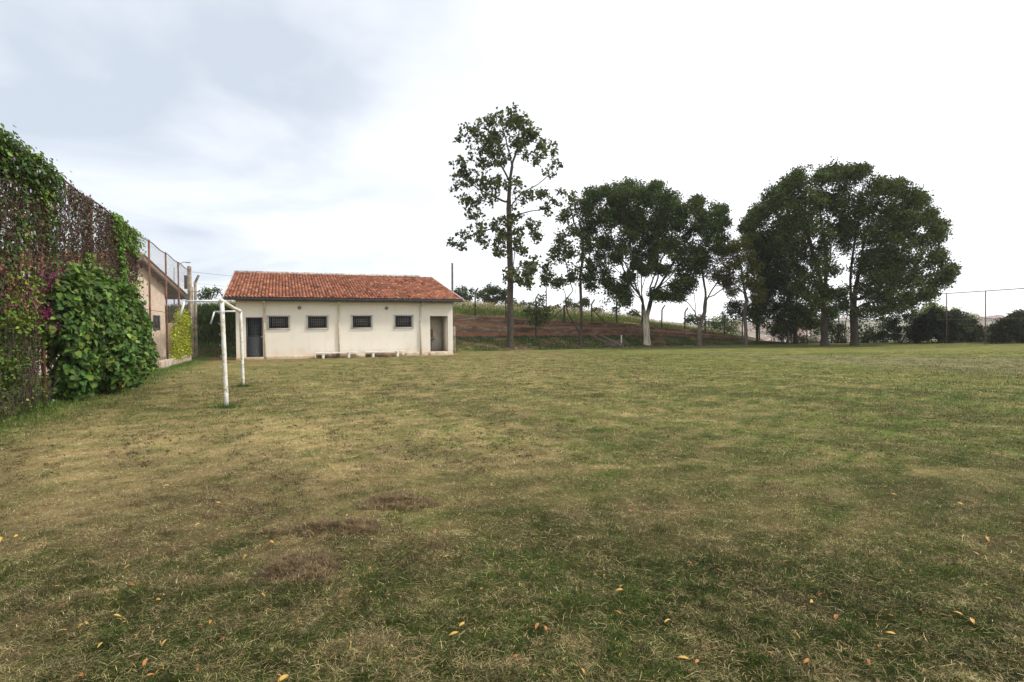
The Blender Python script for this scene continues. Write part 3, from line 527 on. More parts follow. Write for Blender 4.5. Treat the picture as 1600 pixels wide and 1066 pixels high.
    V, f, c = leaves(P, .07+.06*RS.rand(n), .055+.03*RS.rand(n), vary([.035, .052, .016], n, .4, .12), .5); raw('foliage', V, f, VINE, t, c)
    stems(t, [fence_p(-3.6+.45*k+np.cumsum(RS.normal(0, .08, 6)), np.linspace(0, 1.5, 6), -1.7+np.cumsum(RS.normal(0, .06, 6))) for k in range(14)], .02)
    # 5 bougainvillea
    t = thing('bougainvillea', 'bougainvillea with magenta bracts growing through the fence beside the creeper mound', 'shrub', fence_p(-.6, 0, .1))
    n = 60000; s = -4.4+RS.rand(n)*6.9; z = .35+RS.rand(n)*3.0; zb_ = .95-.5*ss(-.5, -2, s); top = 2.75+.45*(fbm(s*1.1, 0*s, 141)-.5)+.3*ss(-.5, 1.5, s)
    f_ = fbm(s*1.3, z*1.3, 143); k = (z < top) & (z > zb_) & (RS.rand(n) < ss(.28, .55, f_)+.15) & ~((s > 1.5) & (z < 2.3)); s, z = s[k], z[k]; n = len(s)
    redd = (z > 2.05) & (RS.rand(n) < .45); cl = np.where(redd[:, None], vary([.10, .045, .035], n, .35, .1), np.where((vn(s*2, z*2, 145) > .55)[:, None], vary([.11, .165, .03], n, .3, .12), vary([.045, .068, .02], n, .4, .15)))
    V, f, c = leaves(fence_p(s, z, .25-RS.gamma(2, .42, n)), .05+.04*RS.rand(n), .036+.024*RS.rand(n), cl, .4, .15); raw('foliage', V, f, VINE, t, c)
    st = []
    for k in range(45):
        b0 = -4+RS.rand()*5.2; m_ = 9; lean = RS.normal(0, .22); st.append(fence_p(b0+lean*np.arange(m_)*.5+np.cumsum(RS.normal(0, .07, m_)), np.linspace(0, 2.0+RS.rand()*.8, m_), .0+np.cumsum(RS.normal(0, .06, m_))))
    stems(t, st, .009)
    P_ = []
    for (s, z, rs, rz, cnt) in ((-.1, 2.72, .30, .15, 80), (.45, 2.82, .22, .11, 45), (1.3, 2.95, .45, .10, 60), (2.0, 2.85, .28, .10, 35), (-.45, 1.95, .09, .08, 80), (.0, 1.72, .22, .10, 90), (.35, 1.62, .10, .05, 30), (-1.2, 2.3, .5, .2, 60), (-2.2, 2.4, .5, .3, 70), (-1.0, 1.9, .6, .3, 40), (-1.1, .9, .5, .2, 14), (-3.4, 2.3, .6, .4, 60), (1.2, 2.55, .6, .2, 60)):
        P_.append(fence_p(s+RS.normal(0, rs*.6, cnt), z+RS.normal(0, rz*.7, cnt), .2+RS.normal(0, .07, cnt)))
    P = np.concatenate(P_); n = len(P); V, f, c = leaves(P, .048, .038, vary([.28, .018, .15], n, .4, .1), .3, .2); tag(raw('bracts', V, f, PETAL, t, c), kind='stuff')
    # dark undergrowth at the near foot
    t = thing('undergrowth_bush', 'twiggy half bare undergrowth at the foot of the near fence', 'shrub', fence_p(-1.5, 0, .1)); st = []
    for k in range(40):
        b0 = -4+RS.rand()*3.6; m_ = 7; st.append(fence_p(b0+np.cumsum(RS.normal(.02, .10, m_)), np.linspace(0, .5+RS.rand()*.9, m_), .1+np.cumsum(RS.normal(0, .06, m_))))
    stems(t, st, .01); n = 2600; s = -4.2+RS.rand(n)*3.6; z = .05+RS.rand(n)*1.1; k = vn(s*2.2, z*2.2, 151) > .45; s, z = s[k], z[k]; n = len(s)
    V, f, c = leaves(fence_p(s, z, RS.normal(.1, .18, n)), .05+.03*RS.rand(n), .04, vary([.09, .13, .03], n, .4, .15), .4); raw('foliage', V, f, VINE, t, c)
    # yellow green creeper at the far end
    t = thing('climbing_vine', 'yellow green creeper on the far fence beside the straight concrete post', 'climbing plant', fence_p(19, 0)); n = 5200
    s = 16.0+RS.rand(n)*6.4; z = .25+RS.rand(n)*2.6; k = (z < 1.7+1.1*ss(15.8, 18.5, s)-.4*ss(21, 22.4, s)+.5*(vn(s*3, 0*s, 161)-.5)) & (RS.rand(n) < .25+ss(.38, .58, fbm(s*1.2, z*1.2, 163))); s, z = s[k], z[k]; n = len(s)
    V, f, c = leaves(fence_p(s, z, RS.normal(.03, .08, n)), .08+.06*RS.rand(n), .07, vary([.30, .34, .04], n, .3, .14), .4); raw('foliage', V, f, VINE, t, c); stems(t, hang(16.2, 22.2, .2, 2.2, 12), .008)
creepers()
# ---------------------------------------------------------------- roofs
M['tile'] = None
def tilemat():
    mt, t, p = nodes('clay roof tile'); a = t.nodes.new('ShaderNodeAttribute'); a.attribute_name = 'Col'; p.inputs['Roughness'].default_value = .85; p.inputs['Specular IOR Level'].default_value = .2
    tcn = t.nodes.new('ShaderNodeTexCoord'); prev = a.outputs['Color']
    for s_, lo, hi, c in ((1.1, .42, .72, (.52, .50, .52)), (22, .48, .66, (.55, .5, .5)), (60, .55, .7, (1.35, 1.35, 1.3))):
        n = t.nodes.new('ShaderNodeTexNoise'); n.inputs['Scale'].default_value = s_; n.inputs['Detail'].default_value = 8; n.inputs['Roughness'].default_value = .7; t.links.new(tcn.outputs['Object'], n.inputs['Vector'])
        r = t.nodes.new('ShaderNodeMapRange'); r.inputs[1].default_value = lo; r.inputs[2].default_value = hi; t.links.new(n.outputs[0], r.inputs[0])
        x = t.nodes.new('ShaderNodeMix'); x.data_type = 'RGBA'; x.blend_type = 'MULTIPLY'; t.links.new(r.outputs[0], x.inputs[0]); t.links.new(prev, x.inputs[6]); x.inputs[7].default_value = (*c, 1); prev = x.outputs[2]
    t.links.new(prev, p.inputs['Base Color']); return mt
M['tile'] = tilemat()
def tiles(name, O, U, D, lu, ld, parent, pitch=.2, course=.38, dirt=.5):
    """O lower-left eave corner, U along the eave, D up the slope (unit)"""
    nrm = unit(np.cross(U, D)); nrm = nrm*np.sign(nrm[2]); nc = int(lu/pitch); nr_ = int(ld/course); V = []; C_ = []; f = []; prof = np.array([[-.5, .0], [-.36, .055], [-.2, .085], [0, .095], [.2, .085], [.36, .055], [.5, .0]]); k = len(prof); o = 0
    rr = RS.rand(nr_, nc); vv = []
    for r in range(nr_):
        for c in range(nc):
            u = (c+.5)*lu/nc+RS.normal(0, .004); v0 = r*course-.03; v1 = (r+1)*course+.05; jr = RS.normal(0, .006)
            for (v, h, w) in ((v0, .034, 1.0), (v1, .0, .88)):
                for a, b in prof: V.append(O+U*(u+a*w*pitch*1.02)+D*(v+jr)+nrm*(b*.85+h))
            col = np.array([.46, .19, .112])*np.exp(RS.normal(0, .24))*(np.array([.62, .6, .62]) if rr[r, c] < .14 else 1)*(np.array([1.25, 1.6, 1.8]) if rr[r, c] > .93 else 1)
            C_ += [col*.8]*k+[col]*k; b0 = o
            for q in range(k-1): f.append([b0+q, b0+q+1, b0+k+q+1, b0+k+q])
            o += 2*k
            # front lip
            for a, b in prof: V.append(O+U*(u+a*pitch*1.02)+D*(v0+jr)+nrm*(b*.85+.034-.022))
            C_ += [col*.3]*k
            for q in range(k-1): f.append([b0+q+1, b0+q, o+q, o+q+1])
            o += k
    ob = raw(name, np.array(V), np.array(f), M['tile'], parent, col=np.array(C_)); return ob
# ---------------------------------------------------------------- changing-room building
M['wall'] = mat('cream painted render', (.76, .71, .625), .85, (.70, .64, .54), 1.3, (.72, .60, .44), .8, bump=.12, bscale=50, lo=.52, hi=.8)
M['innerwall'] = mat('dull cream render', (.50, .47, .41), .9, (.40, .35, .28), 2, bump=.15)
M['plinth'] = mat('stained cream plinth', (.66, .57, .44), .9, (.50, .33, .20), 2.2, (.66, .62, .54), 4, bump=.3, bscale=30)
M['soilstain'] = mat('mud stained plinth', (.20, .12, .08), .9, (.06, .048, .042), 2.5, (.36, .25, .17), 4)
M['gutter'] = mat('black gutter', (.018, .018, .02), .5, (.05, .048, .045), 6)
M['darksteel'] = mat('dark grey painted steel', (.038, .044, .052), .45, (.055, .06, .068), 8)
M['bars'] = mat('pale grey bars', (.55, .56, .57), .5, (.4, .38, .36), 15)
M['glass'] = mat('dark window glass', (.016, .018, .02), .35, spec=.25)
M['pipe'] = mat('cream drain pipe', (.66, .60, .48), .55, (.50, .40, .27), 4)
M['fascia'] = mat('white ridge board', (.62, .60, .56), .8, (.22, .2, .19), 5, (.75, .73, .7), 11)
M['conc'] = mat('grey concrete', (.33, .31, .28), .9, (.22, .20, .18), 6, bump=.3)
M['ceramic'] = mat('grey white ceramic', (.26, .26, .25), .35, (.2, .2, .19), 8)
M['slab'] = mat('weathered white bench slab', (.78, .75, .69), .8, (.45, .38, .30), 7, lo=.5, hi=.7, bump=.2)
M['lamp'] = mat('old bulkhead lamp', (.16, .14, .12), .5, (.3, .28, .25), 20)
def splash(mt, col, zr=.55):
    t = mt.node_tree; p = t.nodes['Principled BSDF']; src = p.inputs['Base Color'].links[0].from_socket; tcn = t.nodes.new('ShaderNodeTexCoord'); s_ = t.nodes.new('ShaderNodeSeparateXYZ'); t.links.new(tcn.outputs['Object'], s_.inputs[0])
    n = t.nodes.new('ShaderNodeTexNoise'); n.inputs['Scale'].default_value = 2.2; n.inputs['Detail'].default_value = 8; t.links.new(tcn.outputs['Object'], n.inputs['Vector'])
    a = t.nodes.new('ShaderNodeMath'); a.operation = 'MULTIPLY_ADD'; t.links.new(n.outputs[0], a.inputs[0]); a.inputs[1].default_value = -1.3; t.links.new(s_.outputs['Z'], a.inputs[2])
    r = t.nodes.new('ShaderNodeMapRange'); r.inputs[1].default_value = zr-.65; r.inputs[2].default_value = -.55; t.links.new(a.outputs[0], r.inputs[0]); r.inputs[4].default_value = .5
    x = t.nodes.new('ShaderNodeMix'); x.data_type = 'RGBA'; t.links.new(r.outputs[0], x.inputs[0]); t.links.new(src, x.inputs[6]); x.inputs[7].default_value = (*col, 1)
    mp = t.nodes.new('ShaderNodeMapping'); mp.inputs['Scale'].default_value = (5, 5, .35); t.links.new(tcn.outputs['Object'], mp.inputs[0]); n2 = t.nodes.new('ShaderNodeTexNoise'); n2.inputs['Scale'].default_value = 1; n2.inputs['Detail'].default_value = 6; t.links.new(mp.outputs[0], n2.inputs['Vector'])
    r2 = t.nodes.new('ShaderNodeMapRange'); r2.inputs[1].default_value = .56; r2.inputs[2].default_value = .78; t.links.new(n2.outputs[0], r2.inputs[0]); r2.inputs[4].default_value = .28
    x2 = t.nodes.new('ShaderNodeMix'); x2.data_type = 'RGBA'; t.links.new(r2.outputs[0], x2.inputs[0]); t.links.new(x.outputs[2], x2.inputs[6]); x2.inputs[7].default_value = (.56, .50, .41, 1); t.links.new(x2.outputs[2], p.inputs['Base Color'])
splash(M['wall'], (.66, .47, .30)); splash(M['pink'] if 'pink' in M else M['plinth'], (.45, .33, .22), .3)
BA = np.array([-15.881, 33.159, 0.]); BU = np.array([.92919, .3696, 0.]); BV = np.array([-.3696, .92919, 0.]); BL = 12.907; Z3 = np.array([0, 0, 1.])
AX = (BU, BV, Z3)
def bp(u, v, z): return BA+BU*u+BV*v+Z3*z
def bx(b, u0_, u1, v0, v1, z0, z1): return b.box(bp((u0_+u1)/2, (v0+v1)/2, (z0+z1)/2), (abs(u1-u0_)/2, abs(v1-v0)/2, abs(z1-z0)/2), AX)
def wall_holes(b, u0_, u1, z0, z1, v0, v1, holes):
    us = sorted({u0_, u1, *[h[0] for h in holes], *[h[1] for h in holes]}); zs = sorted({z0, z1, *[h[2] for h in holes], *[h[3] for h in holes]})
    def hole(a, c): return any(h[0] <= a < h[1] and h[2] <= c < h[3] for h in holes)
    g = [[not hole((us[i]+us[i+1])/2, (zs[j]+zs[j+1])/2) for j in range(len(zs)-1)] for i in range(len(us)-1)]
    def solid(i, j): return 0 <= i < len(us)-1 and 0 <= j < len(zs)-1 and g[i][j]
    for i in range(len(us)-1):
        for j in range(len(zs)-1):
            if not g[i][j]: continue
            a, c, d, e = us[i], us[i+1], zs[j], zs[j+1]
            b.poly([bp(a, v0, d), bp(c, v0, d), bp(c, v0, e), bp(a, v0, e)]); b.poly([bp(a, v1, d), bp(a, v1, e), bp(c, v1, e), bp(c, v1, d)])
            if not solid(i-1, j): b.poly([bp(a, v0, d), bp(a, v0, e), bp(a, v1, e), bp(a, v1, d)])
            if not solid(i+1, j): b.poly([bp(c, v0, d), bp(c, v1, d), bp(c, v1, e), bp(c, v0, e)])
            if not solid(i, j-1): b.poly([bp(a, v0, d), bp(a, v1, d), bp(c, v1, d), bp(c, v0, d)])
            if not solid(i, j+1): b.poly([bp(a, v0, e), bp(c, v0, e), bp(c, v1, e), bp(a, v1, e)])
def pavilion():
    t = thing('changing_room_building', 'low cream building with red tiled roof, four barred windows and a dark steel door', 'building', bp(BL/2, 4, 0))
    H = 3.50; wins = [(1.75, 2.82, 1.82, 2.52), (3.92, 5.0, 1.82, 2.53), (6.53, 7.64, 1.83, 2.55), (9.15, 10.2, 1.84, 2.56)]; door = (.52, 1.42, .15, 2.47); rec = (11.39, 12.58, .24, 2.55)
    b = MB(); wall_holes(b, 0, BL, .0, H, 0, .18, wins+[door, rec]); ow = b.build('wall', M['wall'], t)
    b = MB(); bx(b, 0, .18, .18, 8.0, 0, 5.3); 
    b = MB()
    def side(u_, u2):
        P = [(0.18, 0), (8.6, 0), (8.6, 5.35), (8.0, 5.45), (.18, H+.02)]
        A = [bp(u_, v, z) for v, z in P]; B = [bp(u2, v, z) for v, z in P]; b.poly(A[::-1]); b.poly(B)
        for i in range(5): b.poly([A[i], A[(i+1) % 5], B[(i+1) % 5], B[i]])
    side(0, .18); side(BL-.18, BL); bx(b, .18, BL-.18, 8.42, 8.6, 0, 5.35)
    b.build('side_walls', M['wall'], t)
    b = MB(); bx(b, rec[0]-.14, rec[0], .18, 1.75, .10, 2.9); bx(b, rec[0]-.14, BL-.18, 1.75, 1.88, .1, 2.9); bx(b, rec[1]+.002, BL-.181, .18, 1.75, .1, 2.9); bx(b, rec[0], BL-.182, .181, 1.75, 2.78, 2.9)
    b.build('recess_wall', mat('grimy recess render', (.78, .74, .66), .9, (.62, .56, .46), 1.2), t)
    b = MB(); bx(b, rec[0]-.1, BL-.19, .02, 1.75, .02, .235); b.build('recess_floor', M['plinth'], t)
    b = MB(); bx(b, .2, BL-.2, 2.2, 2.3, 0, 3.2); b.build('inner_wall', M['innerwall'], t)
    # plinth pieces under the facade
    b = MB()
    bx(b, -.02, 1.60, -.05, -.002, -.1, .13); bx(b, 1.60, 4.2, -.09, -.002, -.1, .17); bx(b, 9.75, 11.32, -.07, -.002, -.1, .22); bx(b, 11.32, 12.62, -.12, .02, -.1, .20); bx(b, 12.62, BL+.02, -.03, -.002, -.1, .08)
    b.build('plinth', M['plinth'], t, bevel=.01)
    b = MB(); bx(b, 4.2, 4.35, -.03, -.002, -.1, .20); bx(b, 6.65, 7.25, -.03, -.002, -.1, .20); bx(b, 9.5, 9.75, -.03, -.002, -.1, .2); b.build('plinth', M['plinth'], t)
    b = MB(); bx(b, 4.35, 6.65, -.025, -.002, -.1, .22); bx(b, 7.25, 9.5, -.025, -.002, -.1, .22); b.build('stained_plinth', M['soilstain'], t)
    # door
    d = MB(); u0_, u1, z0, z1 = door; vv = .05
    bx(d, u0_+.003, u0_+.09, vv, vv+.05, z0, z1); bx(d, u1-.09, u1-.003, vv, vv+.05, z0, z1); bx(d, u0_+.09, u1-.09, vv, vv+.05, z1-.09, z1-.003); bx(d, u0_+.09, u1-.09, vv, vv+.05, z0+.003, z0+.1); bx(d, u0_+.09, u1-.09, vv, vv+.05, 1.33, 1.40)
    od = d.build('door', M['darksteel'], t)
    l = MB(); z = z0+.12
    while z < 1.32:
        l.box(bp((u0_+u1)/2, vv+.03, z+.025), ((u1-u0_)/2-.09, .022, .006), (BU, unit(BV*.75+Z3*.66), unit(-BV*.66+Z3*.75))); z += .062
    l.build('louvre', mat('louvre grey', (.10, .11, .12), .4, (.16, .165, .17), 9), od)
    g = MB()
    for k in range(1, 7): u = u0_+.09+(u1-u0_-.18)*k/7; bx(g, u-.006, u+.006, vv+.01, vv+.022, 1.40, z1-.09)
    for k in range(1, 5): zz = 1.40+(z1-.09-1.40)*k/5; bx(g, u0_+.09, u1-.09, vv-.003, vv+.009, zz-.006, zz+.006)
    g.build('grille', mat('door grille', (.07, .078, .085), .5), od)
    g = MB(); bx(g, u0_+.09, u1-.09, vv+.055, vv+.07, z0+.05, z1-.09); g.build('pane', M['glass'], od)
    g = MB(); bx(g, u1-.075, u1-.02, vv-.02, vv, 1.28, 1.38); g.tube([bp(u1-.05, vv-.01, 1.34), bp(u1-.05, vv-.05, 1.34), bp(u1-.14, vv-.055, 1.34)], .009, 6); g.build('handle', M['bars'], od)
    g = MB(); bx(g, u0_-.03, u1+.02, -.16, .05, .0, .148); g.build('door_step', M['plinth'], t, bevel=.012)
    # windows
    for (a, c, z0, z1) in wins:
        f = MB(); v0, v1 = .10, .14
        for (p, q, r, s_) in ((a+.003, a+.05, z0, z1), (c-.05, c-.003, z0, z1), (a+.05, c-.05, z1-.05, z1-.003), (a+.05, c-.05, z0+.003, z0+.05)): bx(f, p, q, v0, v1, r, s_)
        u = (a+c)/2; 
        for uu in (a+.22, c-.22): bx(f, uu-.02, uu+.02, v0+.005, v1-.005, z0+.05, z1-.05)
        wo = f.build('window', M['darksteel'], t)
        g = MB(); bx(g, a+.05, c-.05, v1+.002, v1+.008, z0+.05, z1-.05); g.build('pane', M['glass'], wo)
        g = MB()
        for k in range(1, 4): zz = z0+.05+(z1-z0-.1)*k/4; bx(g, a+.24, c-.24, v0-.01, v0+.004, zz-.012, zz+.012)
        g.build('casement_bars', mat('tan casement', (.17, .14, .11), .6), wo)
        g = MB(); e = .07
        for zz in (z0-.05, z1+.04): bx(g, a-e-.04, c+e+.04, -.085, -.065, zz-.020, zz+.020)
        for uu in (a-e, c+e):
            bx(g, uu-.024, uu+.024, -.064, -.048, z0-.09, z1+.08)
            for zz in (z0-.05, z1+.04): bx(g, uu-.01, uu+.01, -.05, 0.002, zz-.01, zz+.01)
        gb = MB()
        for k in range(0, 11): uu = a-.02+(c-a+.04)*k/10; bx(gb, uu-.006, uu+.006, -.062, -.05, z0-.05, z1+.04)
        g.build('grille_frame', M['bars'], wo); g = gb; g.build('grille', mat('grey grille bars', (.22, .22, .22), .5), wo)
        g = MB(); bx(g, a-.04, c+.04, -.03, .10, z0-.035, z0-.001); g.build('sill', M['wall'], wo)
    # roof
    e = np.array(bp(-.56, -.62, 3.56)); ridgev = 8.0; rz = 5.80; D = unit(BV*(ridgev+.62)+Z3*(rz-3.56)); ld = math.hypot(ridgev+.62, rz-3.56); lu = BL+1.08
    nr = unit(np.cross(BU, D)); b = MB(); b.box(e+BU*lu/2+D*ld/2-nr*.05, (lu/2-.01, ld/2, .02), (BU, D, nr))
    E2 = bp(-.56, ridgev, rz); D2 = unit(BV*1.6-Z3*.42); n2 = unit(np.cross(BU, D2)); b.box(E2+BU*lu/2+D2*.85-n2*.05, (lu/2-.01, .83, .02), (BU, D2, n2))
    ro = b.build('roof', mat('roof boarding', (.16, .10, .06), .8, (.1, .07, .05), 6), t)
    tiles('roof_tiles', e, BU, D, lu, ld, ro, .19, .40)
    b = MB(); b.box(e+BU*lu/2-D*.02-Z3*.05, (lu/2, .05, .075), AX); b.build('gutter', M['gutter'], t, bevel=.015)
    b = MB(); b.box(E2+BU*(lu/2-.45)+Z3*.07-BV*.03, (lu/2-.45, .07, .09), AX); b.box(E2+BU*(lu*.5)+Z3*.15+BV*.02, (lu/2-1.6, .09, .012), (unit(BU), BV, Z3)); b.build('ridge_board', M['fascia'], ro)
    for uo in (-.03, lu+.02): MB().box(e+BU*uo+D*ld/2+nr*.03, (.03, ld/2+.04, .06), (BU, D, nr)).build('verge_board', M['fascia'], ro)
    # down pipes with offsets
    for (u, off) in ((1.52, 0), (5.69, 0), (10.75, .07)):
        b = MB(); b.tube([bp(u, -.07, 0.08), bp(u, -.07, 3.08)], .045, 12); b.tube([bp(u, -.07, 3.06), bp(u, -.07, 3.18), bp(u+off, -.30, 3.26), bp(u+off, -.45, 3.30), bp(u+off, -.50, 3.36), bp(u+off, -.5, 3.50)], .048, 12)
        for zz in (.9, 2.2): b.tube([bp(u, -.07, zz), bp(u, -.07, zz+.04)], .056, 12)
        b.build('drain_pipe', M['pipe'], t, smooth=True)
    b = MB(); bx(b, .05, BL-.05, -.55, -.002, 3.38, 3.41); b.build('soffit', mat('soffit boards', (.35, .30, .24), .9, (.25, .2, .16), 6), t)
    for u in (3.45, 8.6):
        b = MB(); pts = [bp(u, -.002, 3.04), bp(u, -.04, 3.04), bp(u, -.075, 3.04), bp(u, -.10, 3.04)]; b.tube(pts, [.11, .11, .09, .04], 16); o = b.build('wall_lamp', M['lamp'], t, smooth=True)
        c = MB(); c.tube([bp(u-.10, -.085, 3.04), bp(u+.10, -.085, 3.04)], .008, 6).tube([bp(u, -.12, 2.96), bp(u, -.12, 3.12)], .008, 6); c.build('lamp_guard', M['bars'], o)
    # sink in the recess
    s_ = thing('wash_basin', 'small pedestal wash basin inside the open doorway recess', 'sink', bp(11.95, 1.45, .24))
    b = MB(); c0 = bp(11.78, 1.50, 0); pts = []
    for (r, z) in ((.09, .24), (.07, .3), (.06, .85), (.08, .92), (.20, .96), (.25, 1.08), (.255, 1.10), (.21, 1.09), (.12, 1.0), (.02, .98)): pts.append((r, z))
    b.tube([c0+Z3*z for r, z in pts], [r for r, z in pts], 20, caps=False); raw('basin', np.array(b.v), b.f, M['ceramic'], s_, smooth=True)
    b = MB(); b.tube([c0+BV*.16+Z3*1.08, c0+BV*.16+Z3*1.24, c0+BV*.06+Z3*1.25, c0+BV*.05+Z3*1.20], .014, 8); b.build('tap', M['bars'], s_)
    m_ = thing('wall_panel', 'brown tiled splash panel on the recess wall above the wash basin', 'panel', bp(11.78, 1.74, 1.4)); b = MB(); bx(b, 11.5, 12.0, 1.735, 1.749, 1.15, 1.72); b.build('panel_board', mat('brown panel', (.35, .24, .15), .7, (.25, .17, .11), 6), m_, bevel=.003)
    b = MB(); bx(b, 11.48, 11.5, 1.73, 1.749, 1.13, 1.74); bx(b, 12.0, 12.02, 1.73, 1.749, 1.13, 1.74); bx(b, 11.5, 12.0, 1.73, 1.749, 1.72, 1.74); b.build('panel_edge', M['fascia'], m_)
    # benches
    for (a, c, l1, l2, lb) in ((4.26, 6.71, 4.73, 6.21, 'low white bench against the wall under the second window, left'), (7.17, 9.61, 7.66, 9.16, 'low white bench against the wall under the third and fourth windows, right')):
        be = thing('bench', lb, 'bench', bp((a+c)/2, -.42, 0), 'low benches along the cream wall'); b = MB()
        for j in range(2): v0 = -.62+j*.21; b.box(bp((a+c)/2+.02*j, v0+.095, .325+.004*j), ((c-a)/2, .095, .028), (unit(BU+Z3*.008*(1-2*j)), BV, Z3))
        b.build('seat', M['slab'], be, bevel=.006)
        for l in (l1, l2): b = MB(); b.box(bp(l, -.42, .135), (.07, .18, .16), AX); b.build('leg', M['slab'], be, bevel=.008)
pavilion()
p = at(707.7, 500, 42.3); t = thing('utility_pole', 'plain dark pole rising behind the right end of the cream building', 'pole', (p[0], p[1], 0))
MB().tube([(p[0], p[1], .2), (p[0]-.02, p[1], 3.5), (p[0], p[1], 6.55)], [.09, .08, .07], 10).build('shaft', mat('dark wood pole', (.07, .06, .058), .8, (.12, .10, .09), 6), t); MB().box((p[0]+.03, p[1], .9), (.13, .13, 1.0)).build('footing', M['oldconc'], t, bevel=.02)
# ---------------------------------------------------------------- house behind the fence
M['pink'] = mat('rough pink beige render', (.76, .60, .48), .95, (.66, .50, .39), 2, (.84, .72, .6), 9, bump=.4, bscale=22)
M['rafter'] = mat('brown painted timber', (.13, .075, .055), .7, (.09, .055, .04), 6)
M['barge'] = mat('worn barge board', (.20, .14, .11), .7, (.33, .27, .22), 5, stretch=(1, 1, 6))
def house():
    R = np.array([-17.9, 28, 5.4]); d = unit([-.2, 1, 0]); e = np.array([-d[1], d[0], 0])
    t = thing('neighbouring_house', 'pink rendered house with orange tiled gable roof behind the overgrown fence', 'house', (R[0], R[1], 0))
    def hp(s, w, z): return np.array([R[0], R[1], 0])+d*s+e*w+Z3*z
    Lr = 17.; run = 6.1; drop = 1.66
    for sg in (-1, 1):
        low = hp(sg*run, 0, R[2]-drop); D = unit(hp(0, 0, R[2])-low); ld = math.hypot(run, drop)
        nr = unit(np.cross(e, D)); nr = nr*np.sign(nr[2]); b = MB(); b.box(low+e*Lr/2+D*ld/2-nr*.09, (Lr/2, ld/2, .03), (e, D, nr)); ro = b.build('roof', M['rafter'], t)
        if sg < 0: tiles('roof_tiles', low, e, D, Lr, ld, ro, .2, .42)
        else: tiles('roof_tiles', low, e, D, 3.0, ld, ro, .2, .42)
        b = MB(); b.box(low-e*.02+D*ld/2-nr*.10, (.025, ld/2, .13), (e, D, nr)); b.box(low-e*.05+D*ld/2+nr*.02, (.05, ld/2, .03), (e, D, nr)); b.build('barge_board', M['barge'], ro)
        b = MB()
        for k in range(1, 6): q = low+D*ld*k/6.; b.box(q+e*.6-nr*.18, (.6, .05, .07), (e, D, nr))
        b.box(low+e*.3+D*ld/2-nr*.16, (.03, ld/2, .04), (e, D, nr)); b.build('rafter', M['rafter'], ro)
        b = MB(); b.box(low+e*Lr/2-Z3*.08, (Lr/2, .04, .08), (e, d, Z3)); b.build('eave_board', M['barge'], ro)
    b = MB(); b.tube([hp(0, w, R[2]+.03) for w in np.arange(0, Lr, .4)], .10, 8); b.build('ridge_tiles', mat('ridge cap', (.42, .20, .13), .9, (.25, .2, .18), 4), t)
    # gable wall with a window
    w0, w1 = .45, .65; s0, s1 = -5.4, 3.95; zr = lambda s: R[2]-.16-drop*abs(s)/run; ws = (2.35, 3.15, 1.82, 2.5)
    b = MB()
    def quad(a, c, z0, z1, z2, z3): 
        for w, fl in ((w0, 0), (w1, 1)):
            P = [hp(a, w, z0), hp(c, w, z1), hp(c, w, z2), hp(a, w, z3)]; b.poly(P if fl else P[::-1])
    quad(s0, 0, 0, 0, zr(0), zr(s0)); quad(0, ws[0], 0, 0, zr(ws[0]), zr(0)); quad(ws[0], ws[1], 0, 0, ws[2], ws[2]); quad(ws[0], ws[1], ws[3], ws[3], zr(ws[1]), zr(ws[0])); quad(ws[1], s1, 0, 0, zr(s1), zr(ws[1]))
    for (a, z0, z1) in ((s0, 0, zr(s0)), (s1, 0, zr(s1)), (ws[0], ws[2], ws[3]), (ws[1], ws[2], ws[3])): b.poly([hp(a, w0, z0), hp(a, w1, z0), hp(a, w1, z1), hp(a, w0, z1)])
    for z in (ws[2], ws[3]): b.poly([hp(ws[0], w0, z), hp(ws[1], w0, z), hp(ws[1], w1, z), hp(ws[0], w1, z)])
    b.poly([hp(s1, w1, 0), hp(s1, 15, 0), hp(s1, 15, zr(s1)-.05), hp(s1, w1, zr(s1)-.05)]); b.poly([hp(s0, w1, 0), hp(s0, w1, zr(s0)-.05), hp(s0, 15, zr(s0)-.05), hp(s0, 15, 0)])
    b.poly([hp(s0, 15, 0), hp(s0, 15, 3.6), hp(s1, 15, 3.6), hp(s1, 15, 0)])
    b.build('wall', M['pink'], t)
    f = MB(); c = lambda a, q, w, v, z0, z1: f.box(hp((a+q)/2, (w+v)/2, (z0+z1)/2), (abs(q-a)/2, abs(v-w)/2, abs(z1-z0)/2), (d, e, Z3))
    for (a, q, z0, z1) in ((ws[0]-.05, ws[0]+.05, ws[2]-.05, ws[3]+.05), (ws[1]-.05, ws[1]+.05, ws[2]-.05, ws[3]+.05), (ws[0]+.05, ws[1]-.05, ws[3]-.05, ws[3]+.05), (ws[0]+.05, ws[1]-.05, ws[2]-.05, ws[2]+.05), (ws[0]+.36, ws[0]+.41, ws[2]+.05, ws[3]-.05)): c(a, q, w0-.03, w0+.04, z0, z1)
    wo = f.build('window', M['darksteel'], t); f = MB(); c(ws[0]+.05, ws[1]-.05, w0+.06, w0+.07, ws[2]+.05, ws[3]-.05); f.build('pane', M['glass'], wo)
    # rough white stone footing along the gable
    st = MB(); r = random.Random(3)
    for k in range(34): s = -4.5+k*.25; st.box(hp(s, .30+r.random()*.06, .10+r.random()*.07), (.14, .11, .13+.05*r.random()), (unit(d+e*r.gauss(0, .15)), unit(e-d*r.gauss(0, .15)), Z3))
    st.build('stone_footing', mat('pale rubble stone', (.55, .46, .38), .95, (.36, .28, .22), 6, bump=.8), t, bevel=.03)
house()
b = MB(); b.box((-22.2, 36.1, 1.1), (1.75, .09, 1.15), (unit([.93, .37, 0]), unit([-.37, .93, 0]), Z3)); tag(b.build('garden_wall', mat('ochre render', (.52, .36, .21), .95, (.40, .27, .16), 2, bump=.3), loc=(-21.4, 36.4, 0), bevel=.02), 'low ochre rendered wall behind the yellow green creeper', 'wall')
